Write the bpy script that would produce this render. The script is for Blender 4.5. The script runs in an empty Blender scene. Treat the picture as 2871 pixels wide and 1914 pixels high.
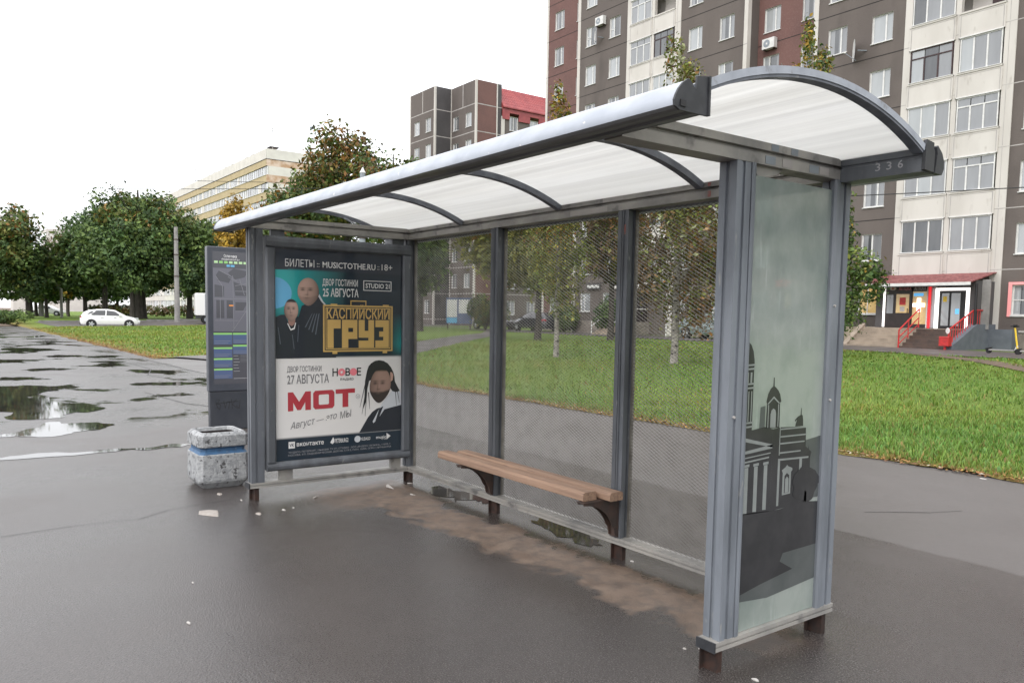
import bpy, math, random
import numpy as np
from mathutils import Vector, Matrix

random.seed(7)
rng = np.random.default_rng(11)
SC = bpy.context.scene
COL = SC.collection
PI = math.pi

# ------------------------------------------------------------------ camera
CX, CY, CZ = 6.4314, -3.5204, 1.55
YAW, PITCH, ROLL = -0.9414, -0.0789, 0.0168
fv = Vector((math.sin(YAW)*math.cos(PITCH), math.cos(YAW)*math.cos(PITCH), math.sin(PITCH)))
r0 = Vector((math.cos(YAW), -math.sin(YAW), 0)); u0 = r0.cross(fv)
rv = r0*math.cos(ROLL) + u0*math.sin(ROLL); uv = -r0*math.sin(ROLL) + u0*math.cos(ROLL)
cam_d = bpy.data.cameras.new('camera'); cam = bpy.data.objects.new('camera', cam_d); COL.objects.link(cam)
M = Matrix((rv, uv, -fv)).transposed().to_4x4(); M.translation = (CX, CY, CZ)
cam.matrix_world = M
cam_d.sensor_width = 36; cam_d.lens = 2221.74/2871*36; cam_d.shift_y = 102.16/2871
cam_d.clip_start = 0.05; cam_d.clip_end = 3000
SC.camera = cam

# ------------------------------------------------------------------ world, sun, exposure
SUN_EL, SUN_AZ = math.radians(42), math.radians(150)
w = bpy.data.worlds.new('World'); SC.world = w; w.use_nodes = True
nt = w.node_tree; nt.nodes.clear()
out = nt.nodes.new('ShaderNodeOutputWorld'); bg = nt.nodes.new('ShaderNodeBackground')
sky = nt.nodes.new('ShaderNodeTexSky'); sky.sky_type = 'NISHITA'; sky.sun_disc = False
sky.sun_elevation = SUN_EL; sky.sun_rotation = SUN_AZ; sky.dust_density = 6; sky.air_density = 1.0
tc = nt.nodes.new('ShaderNodeTexCoord'); sep = nt.nodes.new('ShaderNodeSeparateXYZ')
ramp = nt.nodes.new('ShaderNodeValToRGB')
ramp.color_ramp.elements[0].position = 0.0; ramp.color_ramp.elements[0].color = (0.82, 0.835, 0.86, 1)
ramp.color_ramp.elements[1].position = 0.9; ramp.color_ramp.elements[1].color = (1.0, 1.0, 1.02, 1)
mul = nt.nodes.new('ShaderNodeMix'); mul.data_type = 'RGBA'; mul.blend_type = 'MULTIPLY'; mul.inputs[0].default_value = 1
mul.inputs[7].default_value = (11.5, 11.5, 11.5, 1)
mx = nt.nodes.new('ShaderNodeMix'); mx.data_type = 'RGBA'; mx.inputs[0].default_value = 0.9
nt.links.new(tc.outputs['Generated'], sep.inputs[0]); nt.links.new(sep.outputs['Z'], ramp.inputs[0])
nt.links.new(ramp.outputs[0], mul.inputs[6]); nt.links.new(sky.outputs[0], mx.inputs[6]); nt.links.new(mul.outputs[2], mx.inputs[7])
nt.links.new(mx.outputs[2], bg.inputs[0]); bg.inputs[1].default_value = 0.1
nt.links.new(bg.outputs[0], out.inputs[0])
sd = bpy.data.lights.new('sun', 'SUN'); sd.energy = 0.6; sd.angle = math.radians(25); sd.color = (1, 0.97, 0.93)
so = bpy.data.objects.new('sun', sd); COL.objects.link(so)
sdir = Vector((math.sin(SUN_AZ)*math.cos(SUN_EL), math.cos(SUN_AZ)*math.cos(SUN_EL), math.sin(SUN_EL)))
so.rotation_euler = (-sdir).to_track_quat('-Z', 'Y').to_euler(); so.location = (0, -20, 30)
SC.view_settings.view_transform = 'Standard'; SC.view_settings.look = 'None'
SC.view_settings.exposure = 1.0; SC.view_settings.gamma = 1; SC.view_settings.use_curve_mapping = False
SC.cycles.use_denoising = True
SC.cycles.max_bounces = 8; SC.cycles.transparent_max_bounces = 12
SC.cycles.caustics_reflective = False; SC.cycles.caustics_refractive = False

# ------------------------------------------------------------------ materials
def principled(name):
    m = bpy.data.materials.new(name); m.use_nodes = True
    return m, m.node_tree, m.node_tree.nodes['Principled BSDF']

def c4(c): return (c[0], c[1], c[2], 1)

def noise_node(t, scale, detail=5, rough=.55, stretch=None, coords='Object'):
    tcn = t.nodes.new('ShaderNodeTexCoord'); n = t.nodes.new('ShaderNodeTexNoise')
    n.inputs['Scale'].default_value = scale; n.inputs['Detail'].default_value = detail; n.inputs['Roughness'].default_value = rough
    src = tcn.outputs[coords]
    if stretch:
        mp = t.nodes.new('ShaderNodeMapping'); mp.inputs['Scale'].default_value = stretch
        t.links.new(src, mp.inputs[0]); src = mp.outputs[0]
    t.links.new(src, n.inputs['Vector'])
    return n

def ramp_node(t, src, p0, p1, a=(0, 0, 0), b=(1, 1, 1)):
    r = t.nodes.new('ShaderNodeValToRGB'); e = r.color_ramp.elements
    e[0].position = p0; e[0].color = c4(a); e[1].position = p1; e[1].color = c4(b)
    t.links.new(src, r.inputs[0]); return r

def mixc(t, fac, a, b, blend='MIX'):
    m = t.nodes.new('ShaderNodeMix'); m.data_type = 'RGBA'; m.blend_type = blend
    for sock, v in ((0, fac), (6, a), (7, b)):
        if isinstance(v, (int, float)): m.inputs[sock].default_value = v
        elif isinstance(v, tuple): m.inputs[sock].default_value = c4(v)
        else: t.links.new(v, m.inputs[sock])
    return m.outputs[2]

def bump(t, bs, src, strength, dist):
    b = t.nodes.new('ShaderNodeBump'); b.inputs['Strength'].default_value = strength; b.inputs['Distance'].default_value = dist
    t.links.new(src, b.inputs['Height']); t.links.new(b.outputs[0], bs.inputs['Normal']); return b

def nmat(name, a, b=None, scale=6, rough=.6, rough2=None, metal=0, p=(.4, .62), c=None, cscale=40, cp=(.62, .72),
         bmp=0, bscale=60, bdist=.004, stretch=None, coat=0, spec=.5):
    m, t, bs = principled(name)
    bs.inputs['Roughness'].default_value = rough; bs.inputs['Metallic'].default_value = metal
    bs.inputs['Coat Weight'].default_value = coat; bs.inputs['Coat Roughness'].default_value = .08
    bs.inputs['Specular IOR Level'].default_value = spec
    col = None
    if b is not None:
        n = noise_node(t, scale, stretch=stretch); r = ramp_node(t, n.outputs['Fac'], *p)
        col = mixc(t, r.outputs[0], a, b)
        if rough2 is not None:
            mr = t.nodes.new('ShaderNodeMapRange'); mr.inputs[3].default_value = rough; mr.inputs[4].default_value = rough2
            t.links.new(r.outputs[0], mr.inputs[0]); t.links.new(mr.outputs[0], bs.inputs['Roughness'])
    if c is not None:
        n2 = noise_node(t, cscale, 3, stretch=stretch); r2 = ramp_node(t, n2.outputs['Fac'], *cp)
        col = mixc(t, r2.outputs[0], col if col is not None else a, c)
    if col is None: bs.inputs['Base Color'].default_value = c4(a)
    else: t.links.new(col, bs.inputs['Base Color'])
    if bmp:
        n3 = noise_node(t, bscale, 4); bump(t, bs, n3.outputs['Fac'], bmp, bdist)
    return m

def emat(name, color, strength):
    m, t, bs = principled(name)
    bs.inputs['Base Color'].default_value = c4(color); bs.inputs['Emission Color'].default_value = c4(color)
    bs.inputs['Emission Strength'].default_value = strength; return m

def vcol_mat(name, rough=.6, transl=0, coat=0, spec=.3):
    m, t, bs = principled(name); bs.inputs['Roughness'].default_value = rough
    bs.inputs['Specular IOR Level'].default_value = spec
    bs.inputs['Coat Weight'].default_value = coat; bs.inputs['Coat Roughness'].default_value = .05
    a = t.nodes.new('ShaderNodeAttribute'); a.attribute_name = 'Col'
    t.links.new(a.outputs['Color'], bs.inputs['Base Color'])
    if transl:
        tr = t.nodes.new('ShaderNodeBsdfTranslucent'); t.links.new(a.outputs['Color'], tr.inputs[0])
        ms = t.nodes.new('ShaderNodeMixShader'); ms.inputs[0].default_value = transl
        t.links.new(bs.outputs[0], ms.inputs[1]); t.links.new(tr.outputs[0], ms.inputs[2])
        t.links.new(ms.outputs[0], t.nodes['Material Output'].inputs[0])
    return m

MT = {}
MT['paint'] = nmat('weathered_grey_paint', (.195, .215, .245), (.135, .15, .172), 7, .40, .6, .0, c=(.30, .30, .285), cscale=22, cp=(.66, .76), bmp=.05, bscale=90, stretch=(1, 1, .25))
MT['paint_dark'] = nmat('dirty_dark_grey_paint', (.125, .136, .155), (.08, .087, .098), 6, .38, .55, 0, c=(.22, .225, .225), cscale=30, cp=(.66, .76), bmp=.05, stretch=(1, 1, .3))
MT['rail'] = nmat('galvanised_rail', (.36, .345, .32), (.24, .235, .225), 3.5, .5, .6, .1, c=(.17, .165, .16), cscale=7, cp=(.60, .68), bmp=.06, stretch=(1, 1, 1))
MT['rust'] = nmat('rusty_steel', (.042, .02, .014), (.02, .012, .01), 26, .85, .8, 0, bmp=.4, bscale=120)
MT['iron'] = nmat('brown_cast_iron', (.045, .033, .03), (.075, .045, .035), 14, .6, .7, 0, bmp=.2, bscale=80)
MT['blackplastic'] = nmat('black_plastic_cap', (.022, .024, .028), (.035, .037, .042), 20, .42, .5)
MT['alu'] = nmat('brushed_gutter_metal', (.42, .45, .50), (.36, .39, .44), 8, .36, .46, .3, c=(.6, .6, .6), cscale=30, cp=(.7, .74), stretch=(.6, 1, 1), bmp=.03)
MT['alu_under'] = nmat('shaded_dirty_gutter_underside', (.19, .195, .20), (.115, .12, .12), 5, .45, .6, .1, c=(.17, .175, .13), cscale=4, cp=(.55, .7), stretch=(.35, 3, 3))  # underside shading put into the darker base, plus dirt streaks and lichen tint
MT['arch_light'] = nmat('pale_grey_arch_face', (.36, .39, .44), (.29, .315, .36), 9, .45, .55, 0, c=(.22, .225, .24), cscale=18, cp=(.62, .7), bmp=.05)
MT['arch'] = nmat('blue_grey_arch', (.17, .185, .215), (.115, .125, .15), 9, .42, .55, 0, c=(.25, .25, .25), cscale=25, cp=(.66, .75), bmp=.05)
MT['mesh'] = nmat('weathered_expanded_steel', (.20, .19, .17), (.13, .12, .105), 7, .42, .6, .15)
MT['plank'] = nmat('worn_wood', (.36, .235, .165), (.255, .165, .118), 2.6, .65, .75, 0, c=(.14, .09, .07), cscale=4.5, cp=(.62, .72), stretch=(.6, 16, 16), bmp=.25, bscale=40)
MT['white'] = nmat('white_plastic', (.70, .70, .69), (.60, .60, .59), 4, .4)
MT['revealw'] = nmat('window_reveal_white', (.62, .61, .60), (.52, .51, .50), 3, .7)
MT['concgrey'] = nmat('grey_pebble_panel', (.136, .116, .106), (.118, .10, .092), .5, .9, None, 0, c=(.082, .070, .065), cscale=.55, cp=(.58, .80), stretch=(1, 1, .35), bmp=.3, bscale=14, bdist=.03)
MT['concred'] = nmat('red_brown_panel', (.165, .088, .078), (.14, .077, .07), .6, .9, None, 0, c=(.185, .105, .095), cscale=14, cp=(.5, .7), bmp=.3, bscale=14, bdist=.03)
MT['concwhite'] = nmat('white_concrete', (.60, .575, .54), (.53, .505, .47), .7, .75, None, 0, c=(.42, .395, .36), cscale=3, cp=(.62, .75), stretch=(1, 1, .35))
MT['concdark'] = nmat('slate_panel', (.085, .08, .082), (.068, .064, .066), .6, .9, None, 0, bmp=.2, bscale=14, bdist=.03)
MT['joint'] = nmat('dark_joint', (.022, .02, .02), (.035, .03, .028), 3, .9)
MT['jointw'] = nmat('pale_joint', (.45, .43, .41), (.36, .34, .33), 2, .85)
MT['plinth'] = nmat('stained_plinth', (.27, .24, .21), (.17, .15, .13), 2, .9, bmp=.2, bscale=20, bdist=.02)
MT['yellow'] = nmat('ochre_band', (.47, .385, .235), (.41, .335, .20), .5, .85)
MT['peel'] = nmat('peeling_ochre', (.42, .27, .17), (.62, .50, .42), .8, .85)
MT['offwhite'] = nmat('off_white_panel', (.66, .64, .60), (.58, .56, .53), .4, .85)
MT['roofred'] = nmat('red_metal_tile', (.33, .06, .06), (.26, .045, .05), 1.5, .45, .5)
MT['roofred2'] = nmat('weathered_red_shingle', (.20, .05, .05), (.31, .125, .115), 5, .7, None, 0, c=(.12, .035, .04), cscale=9, cp=(.5, .62), bmp=.6, bscale=9, bdist=.06)
def glass_mat(name, a, b, rough=.05, stretch=(2.2, 2.2, .35), scale=1.0):
    return nmat(name, a, b, scale, rough, None, 0, p=(.3, .7), stretch=stretch, coat=1, spec=.6)
MT['pane'] = glass_mat('curtained_glass', (.25, .26, .275), (.19, .197, .21))
MT['pane_d'] = glass_mat('dark_glass', (.045, .05, .058), (.10, .105, .11))
MT['pane_l'] = glass_mat('pale_glass', (.37, .39, .405), (.30, .32, .335))
MT['pane_lit'] = nmat('lit_shop_glass', (.62, .44, .18), (.50, .33, .13), 3, .1, coat=.6)
MT['pane_lit'].node_tree.nodes['Principled BSDF'].inputs['Emission Color'].default_value = (.9, .62, .28, 1)
MT['pane_lit'].node_tree.nodes['Principled BSDF'].inputs['Emission Strength'].default_value = .06
MT['brownwood'] = nmat('brown_loggia_frame', (.05, .022, .022), (.035, .018, .02), 6, .5)
MT['door'] = nmat('dark_brown_door', (.022, .015, .015), (.03, .02, .02), 4, .35)
MT['black'] = nmat('matt_black', (.012, .012, .014), None, rough=.5)
MT['redpaint'] = nmat('red_paint', (.55, .03, .03), (.42, .025, .025), 8, .4)
MT['faded_red'] = nmat('faded_red_sticker', (.30, .10, .085), (.20, .14, .13), 60, .6)
MT['redglow'] = emat('red_neon', (.9, .03, .04), .35)
MT['whiteglow'] = emat('white_neon', (1.0, .95, .92), .9)
MT['pinkglow'] = emat('pink_led_frame', (.75, .30, .30), .18)
MT['crossglow'] = emat('neon_cross', (1.0, .72, .66), 1.6)
MT['blueglow'] = emat('blue_sign', (.12, .45, .85), .35)
MT['steps_beige'] = nmat('beige_steps', (.34, .28, .22), (.25, .205, .16), 2, .75, bmp=.1)
MT['steps_brown'] = nmat('wet_brown_steps', (.095, .06, .045), (.06, .042, .035), 3, .35, .5)
MT['greywall'] = nmat('painted_grey_wall', (.13, .145, .17), (.105, .118, .14), 2, .75)
MT['bincon'] = nmat('pebble_concrete', (.40, .41, .42), (.28, .29, .30), 22, .85, None, 0, p=(.42, .6), c=(.09, .09, .093), cscale=26, cp=(.585, .655), bmp=.8, bscale=55, bdist=.012)
MT['binblue'] = nmat('blue_band_paint', (.055, .14, .27), (.045, .10, .19), 20, .6, c=(.3, .33, .36), cscale=40, cp=(.66, .74))
MT['bindark'] = nmat('dark_bin_inside', (.02, .013, .013), None, rough=.9)
MT['steledark'] = nmat('charcoal_stele', (.05, .056, .072), (.04, .045, .06), 5, .35)
MT['stelebase'] = nmat('charcoal_stele_base', (.028, .032, .042), (.038, .042, .052), 6, .5)
MT['concpole'] = nmat('concrete_pole', (.30, .29, .28), (.22, .215, .21), 2, .85)
MT['polepaint'] = nmat('grey_blue_pole', (.27, .30, .34), (.22, .25, .28), 2, .6)
MT['bark'] = nmat('dark_bark', (.035, .03, .026), (.06, .052, .045), 6, .9, bmp=.5, bscale=12, bdist=.05, stretch=(1, 1, .3))
MT['birchbark'] = nmat('birch_bark', (.34, .315, .285), (.22, .20, .185), 4, .8, None, 0, c=(.03, .027, .025), cscale=7, cp=(.55, .62), stretch=(1, 1, 2.2))
MT['leaf'] = vcol_mat('leaves', .55, .22)
MT['blade'] = vcol_mat('grass_blades', .5, .3)
MT['print'] = vcol_mat('printed_paper', .35, 0, coat=.7, spec=.4)
MT['carwhite'] = nmat('white_car_paint', (.80, .80, .80), None, rough=.25, coat=1)
MT['cardark'] = nmat('dark_car_paint', (.03, .033, .04), None, rough=.25, coat=1)
MT['carteal'] = nmat('grey_green_car_paint', (.16, .21, .21), None, rough=.3, coat=1)
MT['cargl'] = nmat('car_window', (.02, .022, .025), None, rough=.04, coat=1)
MT['tyre'] = nmat('tyre_rubber', (.015, .015, .016), None, rough=.8)
MT['rim'] = nmat('alloy_rim', (.55, .56, .58), None, rough=.3, metal=.6)
MT['yellowpaint'] = nmat('yellow_scooter', (.75, .52, .03), None, rough=.35)
MT['paper'] = nmat('white_paper', (.52, .50, .48), (.40, .38, .36), 60, .7)
MT['paperbrown'] = nmat('dirty_paper', (.30, .26, .23), (.38, .35, .32), 40, .6)
MT['wire'] = nmat('black_wire', (.02, .02, .022), None, rough=.6)
MT['leaflitter'] = vcol_mat('dead_leaves', .7)
def flat(name, c, rough=.4, coat=.6): 
    m = nmat(name, c, None, rough=rough, coat=coat); MT[name] = m; return m
flat('ink_white', (.72, .72, .72)); flat('ink_sheet', (.70, .69, .68), .35, .7); flat('ink_black', (.012, .013, .016)); flat('ink_navy', (.012, .02, .035)); flat('ink_red', (.40, .035, .05))
flat('ink_gold', (.56, .37, .12)); flat('ink_grey', (.16, .16, .17)); flat('ink_skin', (.45, .28, .225)); flat('ink_skin_d', (.27, .155, .125))
flat('ink_skin_shadow', (.30, .17, .14)); flat('ink_pink', (.75, .20, .24)); flat('ink_cloth', (.014, .019, .028)); flat('ink_pale', (.55, .58, .62))
flat('ink_green', (.25, .55, .16)); flat('ink_blue', (.065, .10, .21)); flat('ink_sky', (.12, .42, .68)); flat('ink_mapline', (.20, .20, .23)); flat('ink_mapbg', (.055, .056, .07))
flat('ink_maplite', (.12, .12, .15)); flat('ink_orange', (.85, .30, .06)); flat('ink_dim', (.33, .33, .35)); flat('ink_palegreen', (.45, .68, .36)); flat('ink_fold', (.10, .12, .15))

# translucent roofing with fine channels running along the shelter
def roof_mat():
    m, t, bs = principled('multiwall_polycarbonate')
    n = noise_node(t, 1.0, 3, stretch=(.12, 30, 30)); n2 = noise_node(t, 1.0, 4, stretch=(.5, 5, 5))
    r = ramp_node(t, n.outputs["Fac"], .3, .7, (.76, .76, .75), (.88, .88, .87))
    r2 = ramp_node(t, n2.outputs['Fac'], .35, .7, (.92, .915, .90), (1, 1, 1))
    col = mixc(t, 1.0, r.outputs[0], r2.outputs[0], 'MULTIPLY')
    t.links.new(col, bs.inputs['Base Color']); bs.inputs['Roughness'].default_value = .3
    tr = t.nodes.new('ShaderNodeBsdfTranslucent'); t.links.new(col, tr.inputs[0])
    ms = t.nodes.new('ShaderNodeMixShader'); ms.inputs[0].default_value = .74
    t.links.new(bs.outputs[0], ms.inputs[1]); t.links.new(tr.outputs[0], ms.inputs[2])
    t.links.new(ms.outputs[0], t.nodes['Material Output'].inputs[0]); return m
MT['roofsheet'] = roof_mat()
def glasspanel_mat():
    m, t, bs = principled('scratched_greenish_glass')
    n = noise_node(t, 2.0, 7, .62, stretch=(1, 1, .7)); r = ramp_node(t, n.outputs['Fac'], .36, .64, (.20, .25, .235), (.40, .435, .41))
    n2 = noise_node(t, 30, 3, stretch=(1, 1, .12)); r2 = ramp_node(t, n2.outputs['Fac'], .62, .75, (0, 0, 0), (.09, .09, .09))
    col = mixc(t, 1.0, r.outputs[0], r2.outputs[0], 'ADD')
    t.links.new(col, bs.inputs['Base Color']); bs.inputs['Roughness'].default_value = .09; bs.inputs['Specular IOR Level'].default_value = .7
    bs.inputs['IOR'].default_value = 1.52
    tp = t.nodes.new('ShaderNodeBsdfTransparent'); tp.inputs[0].default_value = (.80, .90, .86, 1)
    ms = t.nodes.new('ShaderNodeMixShader'); ms.inputs[0].default_value = .32
    t.links.new(bs.outputs[0], ms.inputs[1]); t.links.new(tp.outputs[0], ms.inputs[2])
    t.links.new(ms.outputs[0], t.nodes['Material Output'].inputs[0]); return m
MT['glasspanel'] = glasspanel_mat()
MT['art_dark'] = nmat('dark_print', (.030, .031, .034), (.042, .043, .046), 5, .2, spec=.5)
MT['art_grey'] = nmat('grey_print', (.075, .085, .085), (.095, .105, .105), 5, .2)
MT['art_pale'] = nmat('pale_print', (.24, .26, .255), (.20, .22, .215), 8, .2)

def asphalt_mat():
    m, t, bs = principled('wet_asphalt')
    tcn = t.nodes.new('ShaderNodeTexCoord'); ob = tcn.outputs['Object']
    sx = t.nodes.new('ShaderNodeSeparateXYZ'); t.links.new(ob, sx.inputs[0])
    def math_(op, a, b=None, c=None):
        n = t.nodes.new('ShaderNodeMath'); n.operation = op
        for i, v in enumerate((a, b, c)):
            if v is None: continue
            if isinstance(v, (int, float)): n.inputs[i].default_value = v
            else: t.links.new(v, n.inputs[i])
        return n.outputs[0]
    def rng_(v, a, b, c=0, d=1, smooth=True):
        n = t.nodes.new('ShaderNodeMapRange'); n.interpolation_type = 'SMOOTHSTEP' if smooth else 'LINEAR'
        t.links.new(v, n.inputs[0]); n.inputs[1].default_value = a; n.inputs[2].default_value = b; n.inputs[3].default_value = c; n.inputs[4].default_value = d
        return n.outputs[0]
    big = noise_node(t, .35, 5); med = noise_node(t, 2.2, 6); fine = noise_node(t, 120, 4, .8); vor = t.nodes.new('ShaderNodeTexVoronoi')
    t.links.new(ob, vor.inputs['Vector']); vor.inputs['Scale'].default_value = 105
    base = mixc(t, ramp_node(t, med.outputs['Fac'], .35, .68).outputs[0], (.050, .0405, .038), (.070, .058, .054))
    base = mixc(t, ramp_node(t, big.outputs['Fac'], .4, .65).outputs[0], base, (.040, .035, .034))
    speck = ramp_node(t, vor.outputs['Color'],   .88, .96)
    base = mixc(t, math_('MULTIPLY', speck.outputs[0], .40), base, (.20, .18, .165))
    speck2 = ramp_node(t, fine.outputs['Fac'], .46, .66)
    grit = noise_node(t, 42, 3, .7)
    base = mixc(t, ramp_node(t, grit.outputs['Fac'], .38, .62).outputs[0], mixc(t, .5, base, (.018, .016, .016)), base)
    base = mixc(t, math_('MULTIPLY', speck2.outputs[0], .60), base, (.165, .148, .140))
    # paler strip behind the shelter, beyond a seam; sky sheen painted into the colour
    strip = rng_(math_('ADD', sx.outputs['Y'], math_('MULTIPLY', med.outputs['Fac'], .12)), 1.90, 1.96)
    base = mixc(t, math_('MULTIPLY', strip, .55), base, (.135, .125, .12))
    # sand washed up along the shelter's back rail
    wob = noise_node(t, 2.6, 6, .6); wob2 = noise_node(t, 9, 5, .6)
    yy = math_('ADD', sx.outputs['Y'], math_('MULTIPLY', math_('SUBTRACT', wob.outputs['Fac'], .5), .75))
    yy = math_('ADD', yy, math_('MULTIPLY', math_('SUBTRACT', wob2.outputs['Fac'], .5), .16))
    yy = math_('ADD', yy, math_('MULTIPLY', sx.outputs['X'], -.045))
    s1 = rng_(yy, -.74, -.62); s2 = rng_(yy, -.30, -.20, 1, 0)
    sl = rng_(sx.outputs['X'], -.3, .35); sr = rng_(sx.outputs['X'], 3.9, 4.4, 1, 0)
    left = math_('MULTIPLY', rng_(math_('ADD', sx.outputs['X'], math_('MULTIPLY', wob.outputs['Fac'], .5)), .05, .25), rng_(math_('ADD', sx.outputs['X'], math_('MULTIPLY', wob.outputs['Fac'], .6)), .85, 1.15, 1, 0))
    left = math_('MULTIPLY', left, math_('MULTIPLY', rng_(sx.outputs['Y'], -1.25, -.75), rng_(sx.outputs['Y'], -.15, -.05, 1, 0)))
    sand = math_('MAXIMUM', math_('MULTIPLY', math_('MULTIPLY', s1, s2), math_('MULTIPLY', sl, sr)), math_('MULTIPLY', left, .8))
    sn = noise_node(t, 5, 5)
    sandc = mixc(t, ramp_node(t, sn.outputs['Fac'], .35, .65).outputs[0], (.165, .115, .085), (.235, .175, .135))
    base = mixc(t, math_('MULTIPLY', sand, ramp_node(t, wob2.outputs['Fac'], .30, .55, (.30, .30, .30), (.85, .85, .85)).outputs[0]), base, sandc)
    # mud under the bin and by the shelter feet
    t.links.new(base, bs.inputs['Base Color'])
    # wetness: smoother films in broad patches
    wet = ramp_node(t, big.outputs['Fac'], .38, .62)
    ro = rng_(wet.outputs[0], 0, 1, .40, .24, False)
    med2 = noise_node(t, 1.1, 7, .62); ro = math_('ADD', ro, math_('MULTIPLY', math_('SUBTRACT', med2.outputs['Fac'], .5), .22))
    ro = math_('ADD', ro, math_('MULTIPLY', sand, .34))
    ro = math_('ADD', ro, math_('MULTIPLY', strip, .10))
    film = math_('MULTIPLY', rng_(math_('ADD', sx.outputs['Y'], math_('MULTIPLY', wob.outputs['Fac'], .35)), -.05, .02), rng_(math_('ADD', sx.outputs['Y'], math_('MULTIPLY', wob.outputs['Fac'], .3)), .34, .52, 1, 0))
    film = math_('MULTIPLY', film, math_('MULTIPLY', rng_(sx.outputs['X'], -.2, .1), rng_(sx.outputs['X'], 4.2, 4.8, 1, 0)))
    ro = math_('SUBTRACT', ro, math_('MULTIPLY', film, .20))
    pn = noise_node(t, .42, 5, .5, stretch=(1.0, 1.35, 1)); pn2 = noise_node(t, 3.5, 5, .6)
    pv_ = math_('ADD', pn.outputs['Fac'], math_('MULTIPLY', math_('SUBTRACT', pn2.outputs['Fac'], .5), .10))
    reg = math_('MULTIPLY', rng_(sx.outputs['X'], -4.2, -6.2), math_('MULTIPLY', rng_(sx.outputs['Y'], 2.0, 1.2), rng_(sx.outputs['X'], -60, -45)))
    pud = math_('MULTIPLY', rng_(pv_, .525, .575), reg)
    ro = math_('ADD', math_('MULTIPLY', ro, math_('SUBTRACT', 1, pud)), math_('MULTIPLY', pud, .03))
    damp = math_('MULTIPLY', rng_(pv_, .47, .56), reg)
    t.links.new(mixc(t, math_('MULTIPLY', damp, .45), base, (.03, .027, .026)), bs.inputs['Base Color'])
    t.links.new(ro, bs.inputs['Roughness'])
    bs.inputs['IOR'].default_value = 1.5; bs.inputs['Specular IOR Level'].default_value = .68
    ro = math_('ADD', ro, math_('MULTIPLY', math_('SUBTRACT', fine.outputs['Fac'], .5), math_('MULTIPLY', math_('SUBTRACT', 1, pud), .55)))
    t.links.new(ro, bs.inputs['Roughness'])
    b = bump(t, bs, math_('ADD', math_('MULTIPLY', fine.outputs['Fac'], .6), math_('MULTIPLY', vor.outputs['Distance'], .6)), .22, .006)
    t.links.new(math_('MULTIPLY', math_('SUBTRACT', 1, pud), .38), b.inputs['Strength'])
    return m
MT['asphalt'] = asphalt_mat()
MT['path'] = nmat('damp_path_asphalt', (.11, .098, .094), (.08, .07, .068), 1.2, .42, .55, bmp=.15, bscale=60)
MT['dirt'] = nmat('bare_earth', (.15, .105, .07), (.10, .075, .05), 3, .9, bmp=.3, bscale=30, bdist=.02)
MT['water'] = nmat('puddle_water', (.028, .027, .026), (.04, .037, .034), 2, .025, .05, spec=.5, bmp=.02, bscale=6, bdist=.004)
MT['kerb'] = nmat('kerb_stone', (.25, .245, .24), (.17, .165, .16), 2, .8)
MT['crack'] = nmat('tar_seam', (.02, .019, .019), None, rough=.6)
def lawn_mat():
    m, t, bs = principled('lawn_turf'); bs.inputs['Roughness'].default_value = .8; bs.inputs['Specular IOR Level'].default_value = .2
    n1 = noise_node(t, .5, 6, .62); n2 = noise_node(t, 9, 6, .7); n3 = noise_node(t, 60, 3, .7)
    a = mixc(t, ramp_node(t, n1.outputs['Fac'], .35, .68).outputs[0], (.115, .20, .028), (.175, .24, .042))
    a = mixc(t, ramp_node(t, n2.outputs['Fac'], .42, .66).outputs[0], a, (.095, .17, .026))
    a = mixc(t, ramp_node(t, n3.outputs['Fac'], .5, .7).outputs[0], a, (.21, .27, .065))
    at = t.nodes.new('ShaderNodeAttribute'); at.attribute_name = 'Col'
    sp = t.nodes.new('ShaderNodeSeparateColor'); t.links.new(at.outputs['Color'], sp.inputs[0])
    dn = ramp_node(t, n2.outputs['Fac'], .3, .6, (.55, .55, .55), (1, 1, 1))
    mm = t.nodes.new('ShaderNodeMath'); mm.operation = 'MULTIPLY'; t.links.new(sp.outputs[0], mm.inputs[0]); t.links.new(dn.outputs[0], mm.inputs[1])
    dry = mixc(t, ramp_node(t, n3.outputs['Fac'], .4, .65).outputs[0], (.27, .19, .065), (.19, .105, .045))
    a = mixc(t, mm.outputs[0], a, dry)
    t.links.new(a, bs.inputs['Base Color'])
    bump(t, bs, n3.outputs['Fac'], .8, .05); return m
MT['lawn'] = lawn_mat()

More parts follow.
